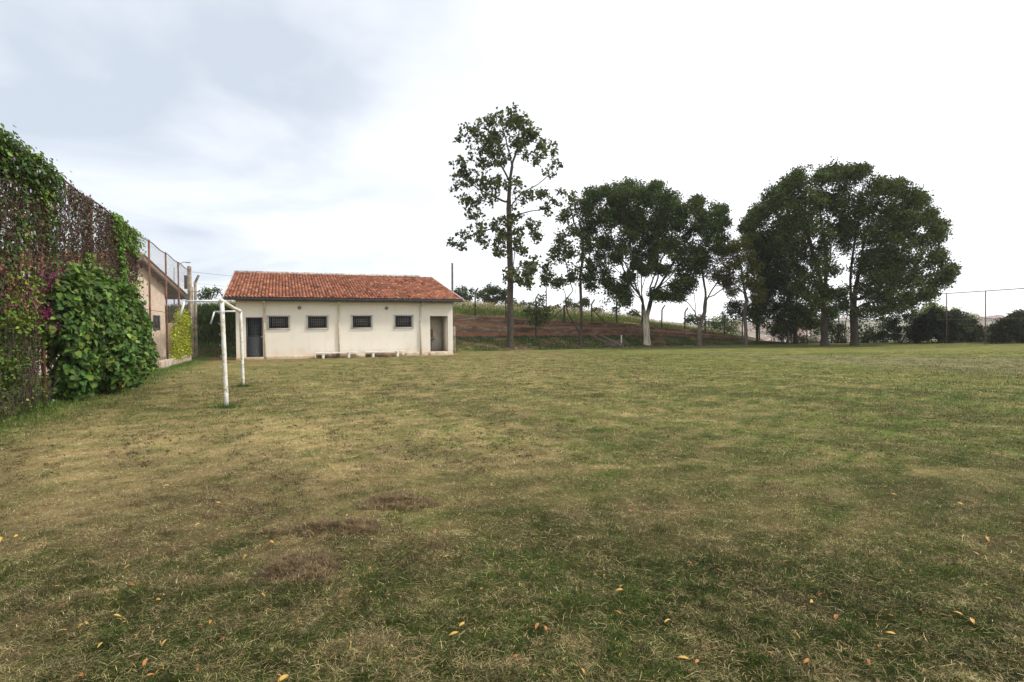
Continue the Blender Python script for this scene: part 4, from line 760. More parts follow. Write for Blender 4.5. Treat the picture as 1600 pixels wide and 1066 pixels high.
b = MB(); r = random.Random(8)
for k in range(16): q = fence_p(13.4+k*.58, .16, -.05); b.box(q, (.31, .12, .20+.04*r.random()), (unit(FD+FN*r.gauss(0, .03)), FN, unit(Z3+FD*r.gauss(0, .03))))
tag(b.build('kerb_wall', mat('whitewashed rubble kerb', (.56, .50, .42), .95, (.30, .22, .17), 3, (.4, .3, .22), 9, bump=.8), loc=fence_p(18, 0), bevel=.03), 'low whitewashed rubble kerb under the far part of the fence', 'kerb')
# ---------------------------------------------------------------- retaining wall
def wp(x, t, z): return np.array([x, 50+.41*x+1.081*t, z])
def retaining():
    M['ret'] = mat('stained old concrete', (.18, .115, .075), .95, (.09, .06, .045), 1.1, (.30, .24, .18), 1.8, bump=.5, bscale=12, stretch=(.6, .6, 2.5), lo=.44, hi=.6)
    M['red'] = mat('red earth', (.25, .11, .055), .98, (.15, .075, .045), 1.6, (.30, .16, .09), 5, bump=.8, bscale=15)
    t = thing('retaining_wall', 'stepped dark stained concrete retaining wall with red earth ledges behind the trees', 'wall', wp(8, 0, .9))
    x = np.arange(-7.5, 27.01, .5); T_ = zt(x); B_ = np.minimum(zb(x)-.25, T_-.05); Hh = np.clip(T_-zb(x), 0, 3)
    j = lambda s: .03*(fbm(x*1.3, x*0+s, 200)-.5)
    def strip(name, prof, mtl):
        G = np.array([[wp(x[i], t_[i] if hasattr(t_, '__len__') else t_, z_[i]) for (t_, z_) in prof] for i in range(len(x))]); return MB().grid(G).build(name, mtl, t)
    zb1 = zb(x)+Hh*.10; zm = zb(x)+Hh*.30; z2 = zb(x)+Hh*.55; z3 = zb(x)+Hh*.72
    strip('base_course', [(-.12+j(1), B_), (-.10+j(1), zb1), (.0, zb1+.01)], M['gutterish'] if 'gutterish' in M else mat('dark base course', (.055, .042, .036), .95, (.16, .13, .11), 3, bump=.4))
    strip('lower_ledge', [(.0, zb1+.01), (.14, zm-.01)], M['red'])
    strip('lower_wall', [(.12, zm-.05), (.12+j(2), z2), (.32, z2+.01)], M['ret'])
    strip('earth_ledge', [(.32, z2+.01), (.60, z2+Hh*.06+j(3)), (.92, z3+j(4))], M['red'])
    strip('upper_wall', [(.92, z3-.08), (.92+j(5), T_), (1.2, T_), (1.2, T_-.5)], M['ret'])
retaining()
# drainage chute beside the second tree
t = thing('drainage_chute', 'open concrete drainage chute running down the bank between the thin trees', 'drain', wp(8.0, -2, .2)); b = MB()
g0 = gnd(928, 528, .85); 
def chute():
    a = np.array([8.4, 0, 0]); ctop = wp(7.6, -.3, .95); cbot = wp(9.0, -3.9, .05); D = unit(cbot-ctop); s = unit(np.cross(D, Z3)); n = np.cross(s, D); L = np.linalg.norm(cbot-ctop); c = (ctop+cbot)/2
    MB().box(c-n*.02, (L/2, .5, .05), (D, s, n)).build('channel_floor', mat('dirty concrete floor', (.14, .11, .085), .95, (.09, .07, .055), 4), t)
    for sg in (-1, 1): MB().box(c+s*.55*sg+n*.06, (L/2+.1, .06, .13+.07*(sg > 0)), (D, s, n)).build('channel_side', mat('dark channel concrete', (.09, .07, .055), .95, (.17, .14, .11), 5) if sg > 0 else mat('stained channel edge', (.24, .20, .16), .9, (.15, .12, .09), 5), t, bevel=.01)  # one side wall has a darker concrete tone than the other
chute()
p = at(971, 541, 51); t = thing('stake', 'thin white stake standing on the bank left of the whitewashed trunk', 'stake', (p[0], p[1], .3)); MB().box((p[0], p[1], .62), (.05, .03, .40)).build('shaft', M['steelwhite'], t, bevel=.005); MB().box((p[0], p[1], 1.04), (.065, .045, .03)).build('cap', M['steelwhite'], t)
# upper fence: posts with bent tops on the wall
def upper_fence():
    M['post'] = mat('dark weathered post', (.075, .06, .05), .9, (.13, .11, .09), 5)
    t = thing('wire_fence', 'wire fence of dark bent topped posts along the top of the retaining wall', 'fence', wp(6, 1.3, 2.5)); posts = [(743, 450, .07, 1), (791, 453, .06, 1), (838, 459, .06, 1), (882, 477, .12, 0), (925, 468, .07, 1), (1004, 476, .12, 0), (1034, 477, .07, 1), (1070, 481, .07, 1), (1102, 491, .07, 0), (1132, 493, .07, 0), (1160, 497, .07, 0), (1184, 500, .08, 0), (1222, 506, .07, 0)]; tops = []
    for px, py, r, bent in posts:
        k = (px-800)/900.; xx = k*(50+1.4)/(1-.41*k); X_ = xx; Y_ = 50+.41*X_+1.4; z0 = float(hill_z(np.array(X_), np.array(1.3)))-.3; tp = at(px, py, Y_)[2]
        b = MB(); base = np.array([X_, Y_, z0]); lean = RS.normal(0, .02)
        if bent: b.tube([base, base+[lean, 0, (tp-z0)*.8], base+[.05+lean, -.02, (tp-z0)*.86], base+[.28+lean, -.1, (tp-z0)]], r, 6)
        else: b.tube([base, [X_+lean, Y_, tp]], r, 6)
        b.build('post', M['post'], t); tops.append((X_, Y_, z0+.3, tp))
    for px, sg in ((882, -1), (926, 1)):
        k = (px-800)/900.; X_ = k*51.4/(1-.41*k); z0 = float(hill_z(np.array(X_), np.array(1.3))); MB().tube([(X_, 51.4+.41*X_, z0+1.25), (X_+1.4*sg, 51.4+.41*(X_+1.4*sg), z0-.05-.12*sg)], .05, 6).build('brace', M['post'], t)
    b = MB()
    for i in range(len(tops)-1):
        for fz in (.25, .55, .85): a = tops[i]; c = tops[i+1]; b.tube([(a[0], a[1], a[2]+1.5*fz), (c[0], c[1], c[2]+1.5*fz)], .006, 3, False)
    b.build('wire', M['wire'], t)
upper_fence()
# right fence
def right_fence():
    t = thing('boundary_fence', 'tall thin rusty post and wire fence in front of the dark hedges', 'fence', (39, 51, 0)); V_ = []
    K = 50*(1479-632); ds = []
    inv0 = 1/(1479-632.); dlt = 7.9e-5; pts = []
    M['rust2'] = mat('thin rusty post', (.13, .075, .065), .8, (.18, .11, .1), 5)
    for k in range(-9, 8):
        x = 632+1/(inv0+k*dlt); Y_ = K/(x-632.)
        q = at(x, 530, Y_); pts.append((q[0], q[1]))
    for (a, c) in pts: MB().tube([(a, c, -.3), (a, c, 4.42)], .038, 6).build('post', M['rust2'], t)
    b = MB(); f = lambda z, r: b.tube([(a, c, z+.03*math.sin(a*9)) for a, c in pts], r, 4)
    f(4.4, .03); b.build('top_wire', M['rust2'], t); b = MB(); f(2.15, .02); f(.25, .01); b.build('middle_wire', M['rust2'], t)
    P0 = np.array([*pts[0], 0.]); P1 = np.array([*pts[-1], 0.]); d = unit(P1-P0); U = np.linalg.norm(P1-P0)
    V, f_ = wiremesh(lambda u, z: P0+np.asarray(u)[:, None]*d+np.asarray(z)[:, None]*Z3, U, 4.35, .16, .0014); raw('wire_mesh', V, f_, M['wire'], t)
right_fence()
# ---------------------------------------------------------------- trees
M['bark'] = mat('grey brown bark', (.062, .048, .038), .95, (.10, .082, .066), 9, (.04, .033, .028), 3, bump=.8, bscale=25, stretch=(1, 1, .25))
M['barkpale'] = mat('pale grey bark', (.17, .145, .115), .95, (.10, .085, .07), 6, (.24, .21, .17), 3, bump=.7, bscale=25, stretch=(1, 1, .3))
def limewash():
    mt, t, p = nodes('limewashed trunk'); p.inputs['Roughness'].default_value = .9; tcn = t.nodes.new('ShaderNodeTexCoord'); s_ = t.nodes.new('ShaderNodeSeparateXYZ'); t.links.new(tcn.outputs['Object'], s_.inputs[0])
    n = t.nodes.new('ShaderNodeTexNoise'); n.inputs['Scale'].default_value = 6; n.inputs['Detail'].default_value = 6; mp = t.nodes.new('ShaderNodeMapping'); mp.inputs['Scale'].default_value = (1.5, 1.5, .25); t.links.new(tcn.outputs['Object'], mp.inputs[0]); t.links.new(mp.outputs[0], n.inputs['Vector'])
    a = t.nodes.new('ShaderNodeMath'); a.operation = 'MULTIPLY_ADD'; t.links.new(n.outputs[0], a.inputs[0]); a.inputs[1].default_value = 2.4; t.links.new(s_.outputs['Z'], a.inputs[2])
    r = t.nodes.new('ShaderNodeMapRange'); r.inputs[1].default_value = 3.7; r.inputs[2].default_value = 4.4; t.links.new(a.outputs[0], r.inputs[0])
    q = t.nodes.new('ShaderNodeMapRange'); q.inputs[1].default_value = .40; q.inputs[2].default_value = .62; t.links.new(n.outputs[0], q.inputs[0])
    m1 = t.nodes.new('ShaderNodeMix'); m1.data_type = 'RGBA'; t.links.new(q.outputs[0], m1.inputs[0]); m1.inputs[6].default_value = (.62, .57, .46, 1); m1.inputs[7].default_value = (.33, .28, .2, 1)
    m2 = t.nodes.new('ShaderNodeMix'); m2.data_type = 'RGBA'; t.links.new(r.outputs[0], m2.inputs[0]); t.links.new(m1.outputs[2], m2.inputs[6]); m2.inputs[7].default_value = (.09, .075, .055, 1); t.links.new(m2.outputs[2], p.inputs['Base Color']); return mt
M['lime'] = limewash()
def colonize(chains, pts, step=.32, kill=.42, iters=90, upw=.08):
    pos = []; par = []; 
    for ch in chains:
        ch = [np.asarray(c, float) for c in ch]; prev = -1
        if pos: prev = int(np.argmin(np.linalg.norm(np.array(pos)-ch[0], axis=1)))
        else: pos.append(ch[0]); par.append(-1); prev = 0
        for a, c in zip(ch[:-1], ch[1:]):
            n = max(1, int(np.linalg.norm(c-a)/step))
            for k in range(1, n+1): pos.append(a+(c-a)*k/n+RS.normal(0, .012, 3)); par.append(prev); prev = len(pos)-1
    nman = len(pos)
    pts = pts.copy(); NP = np.array(pos); D = np.full(len(pts), 1e9); I = np.zeros(len(pts), int)
    def upd(i0):
        nonlocal D, I
        for j in range(i0, len(pos)):
            d = np.linalg.norm(pts-pos[j], axis=1); m_ = d < D; D = np.where(m_, d, D); I = np.where(m_, j, I)
    upd(0); alive = D > kill
    for it in range(iters):
        if not alive.any(): break
        idx = I[alive]; dv = pts[alive]-np.array([pos[i] for i in idx]); dv /= np.linalg.norm(dv, axis=1)[:, None]; acc = np.zeros((len(pos), 3)); np.add.at(acc, idx, dv); i0 = len(pos)
        for i in np.unique(idx):
            v = unit(unit(acc[i])+np.array([0, 0, upw])+RS.normal(0, .12, 3)); pos.append(pos[i]+v*step); par.append(int(i))
        upd(i0); alive &= (D > kill)
        if len(pos) > 9000: break
    return np.array(pos), np.array(par), nman
def tree_wood(pos, par, Rb, rt_, name, mtl, parent, manual=0, flare=1.35, minr=0):
    n = len(pos); cnt = np.zeros(n); has = np.zeros(n, bool); ch = [[] for _ in range(n)]
    for i in range(n):
        if par[i] >= 0: has[par[i]] = True; ch[par[i]].append(i)
    cnt[~has] = 1
    for i in range(n-1, 0, -1): cnt[par[i]] += cnt[i]
    ex = math.log(Rb/rt_)/math.log(max(cnt[0], 2)); r = rt_*cnt**ex
    base = pos[0]; dz = pos[:, 2]-base[2]; hd = np.hypot(pos[:, 0]-base[0], pos[:, 1]-base[1]); r = np.where((dz < .8) & (hd < .6), r*(1+(flare-1)*np.clip(1-dz/.8, 0, 1)**2), r)
    b = MB(); start = [(0, None, 1.)]
    while start:
        i, pr, sc_ = start.pop(); path = [] if pr is None else [(pos[pr], min(r[pr], r[i]*1.15)*sc_)]; j = i; s2 = max(.62, sc_*.82)
        while True:
            path.append((pos[j], r[j]*sc_))
            if not ch[j]: break
            k = max(ch[j], key=lambda q: cnt[q])
            for q in ch[j]:
                if q != k: start.append((q, j, s2))
            j = k
        if len(path) > 1 and path[0][1] >= minr: b.tube([p for p, _ in path], [q for _, q in path], 9 if path[0][1] > .09 else (5 if path[0][1] > .025 else 3), False)
    raw(name, np.array(b.v), b.f, mtl, parent, smooth=True); return r, has
def lobe_pts(lobes, o, s, Y, dens, rc, depth=.8, dR=None, sq=1.0):
    """lobes (cx,cy,r) drawn on a crop with origin o, scale s; each becomes a ball of leaves at its own distance Y inside a round crown"""
    L = []; ctr = np.array([at(o[0]+s*a, o[1]+s*b, Y) for a, b, _ in lobes]); cc = ctr.mean(0); R = np.abs(ctr[:, 0]-cc[0]).max()+.1 if dR is None else dR; out_ = []
    for (a, b, r), c in zip(lobes, ctr):
        rr = max(.2, r*s*Y/F-.03); u = np.clip(abs(c[0]-cc[0])/R, 0, 1); off = math.sqrt(1-u*u)*R*depth
        reps = max(1, int(round(1+off/(rr*1.3))))
        for k in range(reps):
            dy = 0 if reps == 1 else (-off+2*off*k/(reps-1))*RS.uniform(.75, 1.0)
            shr = math.sqrt(max(.35, 1-(dy/(R+1e-6))**2*.55)); c2 = c.copy(); c2[2] = c[2]+(0 if dy == 0 else RS.normal(0, rr*.3)); c2[0] += RS.normal(0, rr*.25)*(reps > 1)
            c2 = c2+(c2-CAM)*[1, 0, 1]*(dy/Y)+np.array([0, dy, .0]); r2 = rr*shr
            n = max(3, int(dens*r2**3*4.19*.35+r2*r2*dens*.9*.35)); d = rndunit(n)*(RS.rand(n, 1)**.45)*r2*np.array([1, 1, .95*sq]); out_.append(c2+d)
    return np.concatenate(out_)
def crown(parent, C, per, sr, L, Wd, base, var=.3, hue=.1, tip=None, upb=.5, droop=.3, nm='crown', lm=None, flat=.85, fold=.12):
    n = len(C); P = np.repeat(C, per, 0)+rndunit(n*per)*RS.rand(n*per, 1)**.5*sr*1.55*[1, 1, flat]+np.clip(RS.normal(0, sr*.45, (n*per, 3)), -sr*1.2, sr*1.2)+np.repeat(np.clip(RS.normal(0, .10, (n, 3)), -.25, .25), per, 0); k = len(P); tone = np.repeat(np.exp(RS.normal(0, .18, (n, 1))), per, 0)
    c = vary(base, k, var, hue)*tone
    if tip is not None: z = (P[:, 2]-P[:, 2].min())/(np.ptp(P[:, 2])+1e-6); m_ = np.repeat(RS.rand(n) < tip[1], per); c = np.where(m_[:, None], vary(tip[0], k, var, hue), c)
    s_ = .7+.6*RS.rand(k); V, f, cc = leaves(P, L*s_, Wd*s_, c, upb, fold, droop=droop); return raw(nm, V, f, lm or LEAF, parent, cc)
def px_chain(lst, o, s, Y, dy=None): 
    r = []
    for i, q in enumerate(lst): p = at(o[0]+s*q[0], o[1]+s*q[1], Y); p[1] += (q[2] if len(q) > 2 else 0); r.append(p)
    return r
def tree(label, lobes, chains, o, s, Y, Rb, rt_, dens, per, sr, L, Wd, base, bark='bark', name='tree', depth=.7, step=.34, kill=.45, dR=None, group=None, upw=.08, **k):
    ch = [px_chain(c, o, s, Y) for c in chains]; ch[0][0][2] = float(ground_z(ch[0][0][0], ch[0][0][1]))-.08
    t = thing(name, label, 'tree', ch[0][0], group); A = lobe_pts(lobes, o, s, Y, dens, 0, depth, dR); 
    sub = A if len(A) < 2600 else A[RS.choice(len(A), 2600, False)]
    pos, par, nm = colonize(ch, sub, step, kill, upw=upw); tree_wood(pos, par, Rb, rt_, 'trunk', M[bark], t)
    crown(t, A, per, sr, L, Wd, base, **k); return t
# 1 tall slender tree
O1 = (680, 160); S1 = .375
L1 = [(350, 80, 62), (300, 62, 50), (250, 85, 52), (385, 95, 45), (180, 90, 26), (145, 125, 46), (95, 155, 24), (230, 140, 52), (410, 140, 46), (430, 210, 52), (490, 180, 32), (490, 255, 40), (470, 215, 34), (95, 262, 38), (130, 235, 28), (110, 290, 40), (95, 340, 42), (165, 320, 45), (240, 330, 46), (262, 225, 48), (330, 180, 44), (215, 385, 50), (150, 430, 36), (160, 462, 26), (330, 350, 34), (390, 400, 40), (460, 390, 42), (525, 375, 32), (440, 440, 34), (495, 420, 34), (485, 300, 26), (300, 480, 30), (340, 470, 32), (400, 515, 40), (345, 550, 52), (300, 535, 30), (420, 560, 26), (110, 545, 40), (180, 510, 32), (110, 595, 34), (200, 575, 30), (250, 525, 30), (275, 625, 32), (265, 560, 26), (350, 610, 24), (380, 690, 42), (305, 715, 30), (345, 735, 24), (405, 660, 28), (390, 745, 22), (130, 400, 24), (75, 580, 18), (280, 130, 40), (215, 195, 26), (205, 255, 26)]
Ch1 = [[(313, 1028), (312, 850), (313, 700), (310, 560), (306, 430), (312, 320), (322, 250, .2), (345, 180, .3), (350, 100, .3)], [(312, 330), (275, 270, -.5), (220, 215, -.8), (170, 165, -1)], [(306, 420), (250, 390, .6), (180, 350, .9), (110, 300, 1)], [(308, 440), (360, 370, .6), (430, 330, .9), (490, 280, 1)], [(310, 480), (380, 462, -.4), (440, 452, -.6), (500, 425, -.7)], [(310, 545), (250, 525, .3), (190, 530, .5), (120, 560, .8)], [(314, 760), (330, 640, .3), (334, 560, .4)], [(330, 700, .3), (380, 690, .4)], [(320, 260), (300, 170, .6), (280, 90, .8)], [(310, 600), (280, 620, -.4)]]
L1 = [(a, b+(16 if b < 150 else 4), c) for a, b, c in L1]
tree('tall slender tree with sparse large leaves standing right of the cream building', L1, Ch1, O1, S1, 46.5, .25, .014, 7, 14, .22, .28, .20, [.070, .088, .032], depth=.5, step=.3, kill=.4, tip=([.10, .115, .045], .25), dR=3.6, upw=.03, droop=.8, flat=.7, name='slender_tree')
# 2 smaller tree with lighter large leaves
O2 = (830, 270); S2 = .27194
L2 = [(130, 500, 48), (200, 480, 55), (115, 590, 44), (90, 545, 34), (250, 560, 40), (180, 610, 36), (150, 640, 26), (205, 440, 46), (280, 470, 55), (345, 430, 60), (300, 385, 60), (235, 165, 46), (200, 225, 44), (180, 275, 34), (195, 360, 42), (170, 400, 34), (250, 300, 60), (290, 160, 40), (330, 520, 30), (140, 440, 30), (85, 615, 20), (240, 600, 24)]
Ch2 = [[(285, 1003), (283, 930), (290, 870), (288, 800), (284, 700), (282, 600), (275, 520)], [(284, 925), (245, 870, -.3), (205, 800, -.4), (195, 700, -.2), (175, 640, 0), (150, 590, .2)], [(200, 730, -.3), (235, 680, -.8), (215, 620, -.8), (200, 540, -.6)], [(270, 900), (250, 800, .6), (255, 710, .6), (265, 620, .5), (240, 560, .4)], [(290, 830), (330, 780, .3), (380, 730, .4), (420, 735, .5)], [(196, 780, -.4), (150, 760, -.8), (115, 790, -.9)], [(282, 600), (300, 480, .3), (300, 380, .5), (250, 280, .5), (225, 190, .4)]]
tree('low forked tree with several thin dark stems left of the whitewashed trunk', L2, Ch2, O2, S2, 49, .16, .013, 9, 18, .23, .24, .17, [.078, .10, .034], depth=.5, tip=([.11, .12, .045], .3), dR=2.6, name='forked_tree', droop=.5)
# 3 dense umbrella tree, whitewashed
L3 = [(500, 95, 42), (560, 80, 48), (570, 120, 60), (420, 105, 32), (370, 150, 62), (340, 120, 34), (470, 150, 66), (640, 120, 52), (700, 150, 62), (718, 85, 26), (700, 110, 32), (780, 165, 56), (820, 190, 62), (310, 215, 62), (940, 200, 46), (955, 165, 22), (1040, 230, 54), (1095, 215, 22), (1075, 265, 44), (1110, 290, 24), (985, 300, 70), (1060, 335, 52), (1100, 380, 36), (880, 270, 84), (760, 270, 84), (600, 230, 92), (450, 250, 84), (340, 300, 66), (560, 330, 66), (680, 320, 70), (420, 400, 56), (530, 420, 56), (640, 410, 56), (760, 400, 62), (880, 390, 74), (1020, 400, 56), (960, 460, 52), (830, 450, 50), (720, 450, 36), (480, 480, 50), (600, 475, 36), (400, 480, 40), (360, 560, 34), (420, 560, 42), (350, 640, 44), (430, 630, 34), (480, 670, 40), (540, 655, 34), (320, 600, 28), (880, 520, 46), (950, 530, 34), (870, 590, 40), (900, 640, 30), (830, 640, 34), (780, 705, 36), (840, 700, 30), (720, 700, 26), (540, 720, 28), (690, 480, 30), (1000, 500, 34), (1080, 440, 30), (600, 530, 26), (700, 540, 26), (560, 600, 20), (770, 560, 24), (650, 560, 20)]
Ch3 = [[(667, 998), (662, 900), (655, 830), (640, 760, -.2), (610, 690, -.5), (570, 620, -1), (520, 540, -1.8), (450, 450, -2.6), (380, 350, -3)], [(658, 850), (680, 780, .2), (700, 720, .6), (760, 640, 1.2), (830, 540, 2), (900, 430, 2.6), (980, 320, 3)], [(645, 790, -.1), (635, 690, 0), (640, 600, .5), (650, 500, .8), (640, 380, 1), (620, 260, 1)], [(690, 760, .3), (670, 660, -.8), (700, 560, -1.5), (750, 450, -2), (780, 320, -2.2)], [(632, 720, -.1), (590, 640, 1), (560, 560, 1.8), (520, 430, 2.4), (480, 300, 2.6)], [(620, 720, -.3), (580, 700, -1), (530, 640, -1.8), (450, 620, -2.2), (370, 640, -2.4)], [(700, 710, .6), (730, 600, 0), (720, 480, -.5), (700, 300, -.6), (690, 180, -.4)], [(740, 660, 1), (800, 640, .5), (880, 600, .2), (940, 540, 0), (1020, 450, .3)], [(650, 790, 0), (600, 650, -.8), (590, 540, -1.6), (540, 440, -2)], [(640, 770, .1), (650, 660, .9), (690, 560, 1.6), (720, 450, 2.2)], [(700, 700, .5), (790, 600, -.6), (850, 500, -1.2), (890, 400, -1.8)], [(610, 690, -.5), (540, 600, .3), (480, 530, .9), (400, 470, 1.4)]]
tree('broad dense umbrella shaped tree with a whitewashed forked trunk', L3, Ch3, O2, S2, 51.5, .28, .011, 8, 40, .28, .19, .12, [.046, .074, .020], bark='lime', depth=.72, step=.42, kill=.5, tip=([.07, .085, .03], .14), name='umbrella_tree', flat=.6, dR=7.2)
# 3b little tree on the wall
L3b = [(480, 690, 46), (440, 740, 30), (520, 745, 36), (560, 760, 24), (490, 780, 24), (430, 700, 24), (460, 650, 26), (540, 700, 34)]
def small_on_wall(label, lobes, chain, o, s, Yb, X_, base, name='sapling', **k):
    ch = [px_chain(c, o, s, Yb) for c in chain]; t = thing(name, label, 'tree', ch[0][0]); A = lobe_pts(lobes, o, s, Yb, 9, 0, .6, 1.6); pos, par, nm = colonize(ch, A, .25, .3); tree_wood(pos, par, .07, .012, 'trunk', M['bark'], t); crown(t, A, 16, .22, .2, .12, base, **k); return t
small_on_wall('small leafy tree growing on the wall top between the braced posts and the whitewashed trunk', L3b, [[(492, 862), (490, 780), (488, 700)]], O2, S2, 56.5, 0, [.05, .07, .025])
small_on_wall('leafy sapling in front of the retaining wall between slender tree and forked tree', [(20, 770, 34), (60, 745, 26), (30, 810, 28), (90, 790, 24), (-10, 800, 22), (50, 850, 26), (10, 850, 22), (70, 820, 24)], [[(28, 935), (26, 850), (30, 780)]], O2, S2, 48.3, 0, [.065, .09, .03])
# 4 open pale tree with brownish leaves
L4 = [(1000, 560, 34), (1060, 520, 36), (960, 590, 30), (1040, 600, 30), (1110, 560, 28), (930, 560, 28), (1090, 620, 24), (1130, 640, 22), (980, 510, 34), (1120, 480, 34), (860, 700, 22), (890, 680, 22), (1060, 430, 30), (1010, 450, 34), (1150, 600, 22), (930, 620, 20), (905, 600, 20)]
Ch4 = [[(970, 985), (965, 900), (960, 880), (938, 800, -.2), (900, 760, -.5), (850, 715, -.8)], [(966, 895), (1000, 800, .2), (1010, 700, .3), (1000, 620, .4), (985, 520, .4)], [(985, 850), (1050, 790, .5), (1110, 745, .8), (1170, 700, 1)], [(1006, 740, .3), (1040, 660, -.4), (1090, 590, -.6)], [(940, 800, -.2), (950, 700, .6), (930, 620, .8)], [(1012, 720, .3), (1070, 700, .9), (1140, 650, 1.2)]]
tree('open tree with pale spreading bare limbs and thin brownish foliage', L4, Ch4, O2, S2, 53, .20, .012, 7, 22, .26, .16, .10, [.062, .06, .028], bark='barkpale', depth=.7, tip=([.11, .075, .035], .3), name='open_tree', dR=3)
# 5 yellowish tree
O5 = (1120, 250); S5 = .3
L5 = [(60, 450, 44), (115, 455, 46), (175, 480, 48), (100, 520, 48), (180, 555, 46), (55, 555, 38), (200, 640, 40), (240, 700, 28), (140, 620, 40), (60, 640, 32), (205, 720, 24), (20, 610, 28), (210, 590, 36), (30, 500, 30), (80, 690, 22)]
Ch5 = [[(155, 968), (150, 880), (145, 800), (155, 730), (145, 660, .2), (135, 570, .3), (110, 480, .3)], [(152, 735), (190, 680, -.4), (230, 640, -.6)], [(150, 700), (100, 640, .6), (50, 590, .8)], [(150, 690), (175, 600, .8), (190, 520, 1)]]
tree('thin tree with yellowish brown tinged leaves in front of the darker trees', L5, Ch5, O5, S5, 54, .16, .012, 10, 38, .27, .18, .12, [.15, .17, .036], bark='barkpale', depth=.6, tip=([.21, .17, .045], .3), name='yellowish_tree', dR=3.4)
# 6 dark tree between
L6 = [(160, 400, 44), (230, 405, 54), (320, 420, 54), (380, 440, 44), (300, 500, 76), (360, 560, 64), (300, 630, 74), (380, 680, 60), (240, 480, 60), (180, 430, 44), (260, 740, 50), (330, 780, 56), (420, 760, 54), (480, 790, 44), (200, 795, 40), (400, 850, 50), (300, 870, 34), (450, 700, 44), (440, 600, 40), (240, 560, 60), (520, 820, 50), (470, 850, 40), (250, 680, 50), (200, 640, 44), (220, 840, 34), (560, 860, 40), (350, 830, 50)]
Ch6 = [[(410, 968), (408, 880), (400, 780), (360, 680, .3), (320, 560, .3), (300, 450, .3)], [(400, 800), (440, 720, .8), (430, 620, 1)], [(402, 800), (320, 770, -.6), (240, 770, -1)]]
tree('dense dark green tree left of the two largest trees', L6, Ch6, O5, S5, 57, .2, .012, 9, 50, .28, .20, .12, [.062, .090, .022], depth=.6, step=.42, kill=.55, tip=([.07, .09, .025], .15), name='dark_tree', dR=4.6)
L6b = [(60, 790, 36), (100, 770, 34), (80, 750, 28), (200, 790, 34), (230, 810, 32), (120, 800, 30), (175, 770, 30), (260, 780, 30)]
tree('small dark tree with a thin straight stem left of the dense dark tree', L6b, [[(211, 930), (210, 860), (208, 780)], [(211, 860), (110, 790, .5)]], O5, S5, 60, .12, .012, 9, 40, .27, .19, .12, [.034, .05, .018], depth=.6, name='dark_tree', dR=2.6)
# 7 and 8 the two largest
L78 = [(370, 130, 62), (330, 165, 46), (450, 112, 56), (420, 90, 30), (540, 100, 52), (560, 75, 26), (640, 95, 50), (625, 60, 26), (745, 75, 36), (760, 50, 20), (700, 120, 56), (690, 70, 26), (830, 160, 56), (850, 125, 30), (930, 165, 54), (945, 130, 22), (1005, 190, 52), (1040, 240, 50), (1060, 200, 22), (285, 245, 62), (222, 300, 50), (210, 270, 26), (300, 200, 56), (180, 340, 34), (155, 345, 18), (400, 220, 76), (520, 220, 86), (640, 230, 86), (760, 240, 86), (880, 270, 86), (990, 310, 76), (1080, 315, 50), (1110, 280, 26), (1140, 365, 42), (1165, 345, 24), (1095, 410, 46), (1150, 400, 28), (330, 350, 76), (450, 350, 84), (580, 350, 84), (700, 360, 72), (820, 380, 86), (940, 400, 86), (1030, 425, 50), (430, 460, 72), (560, 450, 58), (680, 450, 50), (800, 480, 84), (920, 510, 84), (1030, 525, 62), (1130, 525, 46), (1160, 500, 24), (1190, 575, 34), (1210, 570, 18), (1150, 640, 42), (1195, 620, 24), (1060, 620, 62), (950, 620, 72), (840, 600, 76), (750, 560, 50), (600, 570, 40), (490, 560, 72), (1085, 700, 36), (1110, 690, 24), (980, 700, 50), (880, 700, 62), (780, 690, 60), (650, 690, 36), (545, 660, 42), (460, 660, 52), (1000, 745, 32), (900, 770, 32), (830, 775, 42), (750, 800, 42), (650, 760, 38), (600, 800, 32), (520, 740, 30), (580, 700, 30)]
lobA = [l for l in L78 if l[0] < 640]; lobB = [l for l in L78 if l[0] >= 640]
ChA = [[(562, 966), (560, 880), (558, 800), (545, 720, -.2), (520, 620, -.6), (470, 500, -1), (420, 380, -1.5), (370, 260, -1.6)], [(558, 820), (575, 720, .3), (590, 620, .7), (600, 500, 1), (590, 350, 1.2), (570, 200, 1.2)], [(550, 730, -.1), (480, 670, .8), (420, 590, 1.5), (350, 480, 2), (280, 350, 2)], [(590, 620, .7), (560, 520, -1), (520, 400, -2), (500, 250, -2)]]
ChB = [[(716, 966), (714, 880), (712, 800), (720, 720, .2), (750, 620, .5), (790, 500, 1), (830, 370, 1.5), (860, 240, 1.6)], [(712, 810), (690, 720, -.2), (670, 620, -.7), (665, 500, -1.2), (680, 350, -1.5), (700, 180, -1.5)], [(722, 740, .2), (800, 680, -.8), (890, 640, -1.5), (990, 620, -2), (1090, 590, -2)], [(760, 600, .5), (850, 520, 1.6), (940, 430, 2.2), (1020, 320, 2.4)], [(716, 780), (800, 745, .8), (900, 735, 1.2), (980, 720, 1.2)]]
for lb, lo, chn in (('huge dark broad crowned tree, left one of the joined pair', lobA, ChA), ('huge dark broad crowned tree, right one of the joined pair', lobB, ChB)):
    tree(lb, lo, chn, O5, S5, 49, .30, .012, 6, 48, .30, .19, .12, [.055, .078, .022], depth=.75, step=.45, kill=.55, tip=([.085, .09, .032], .16), name='broad_tree', group='pair of huge trees', dR=6.0)
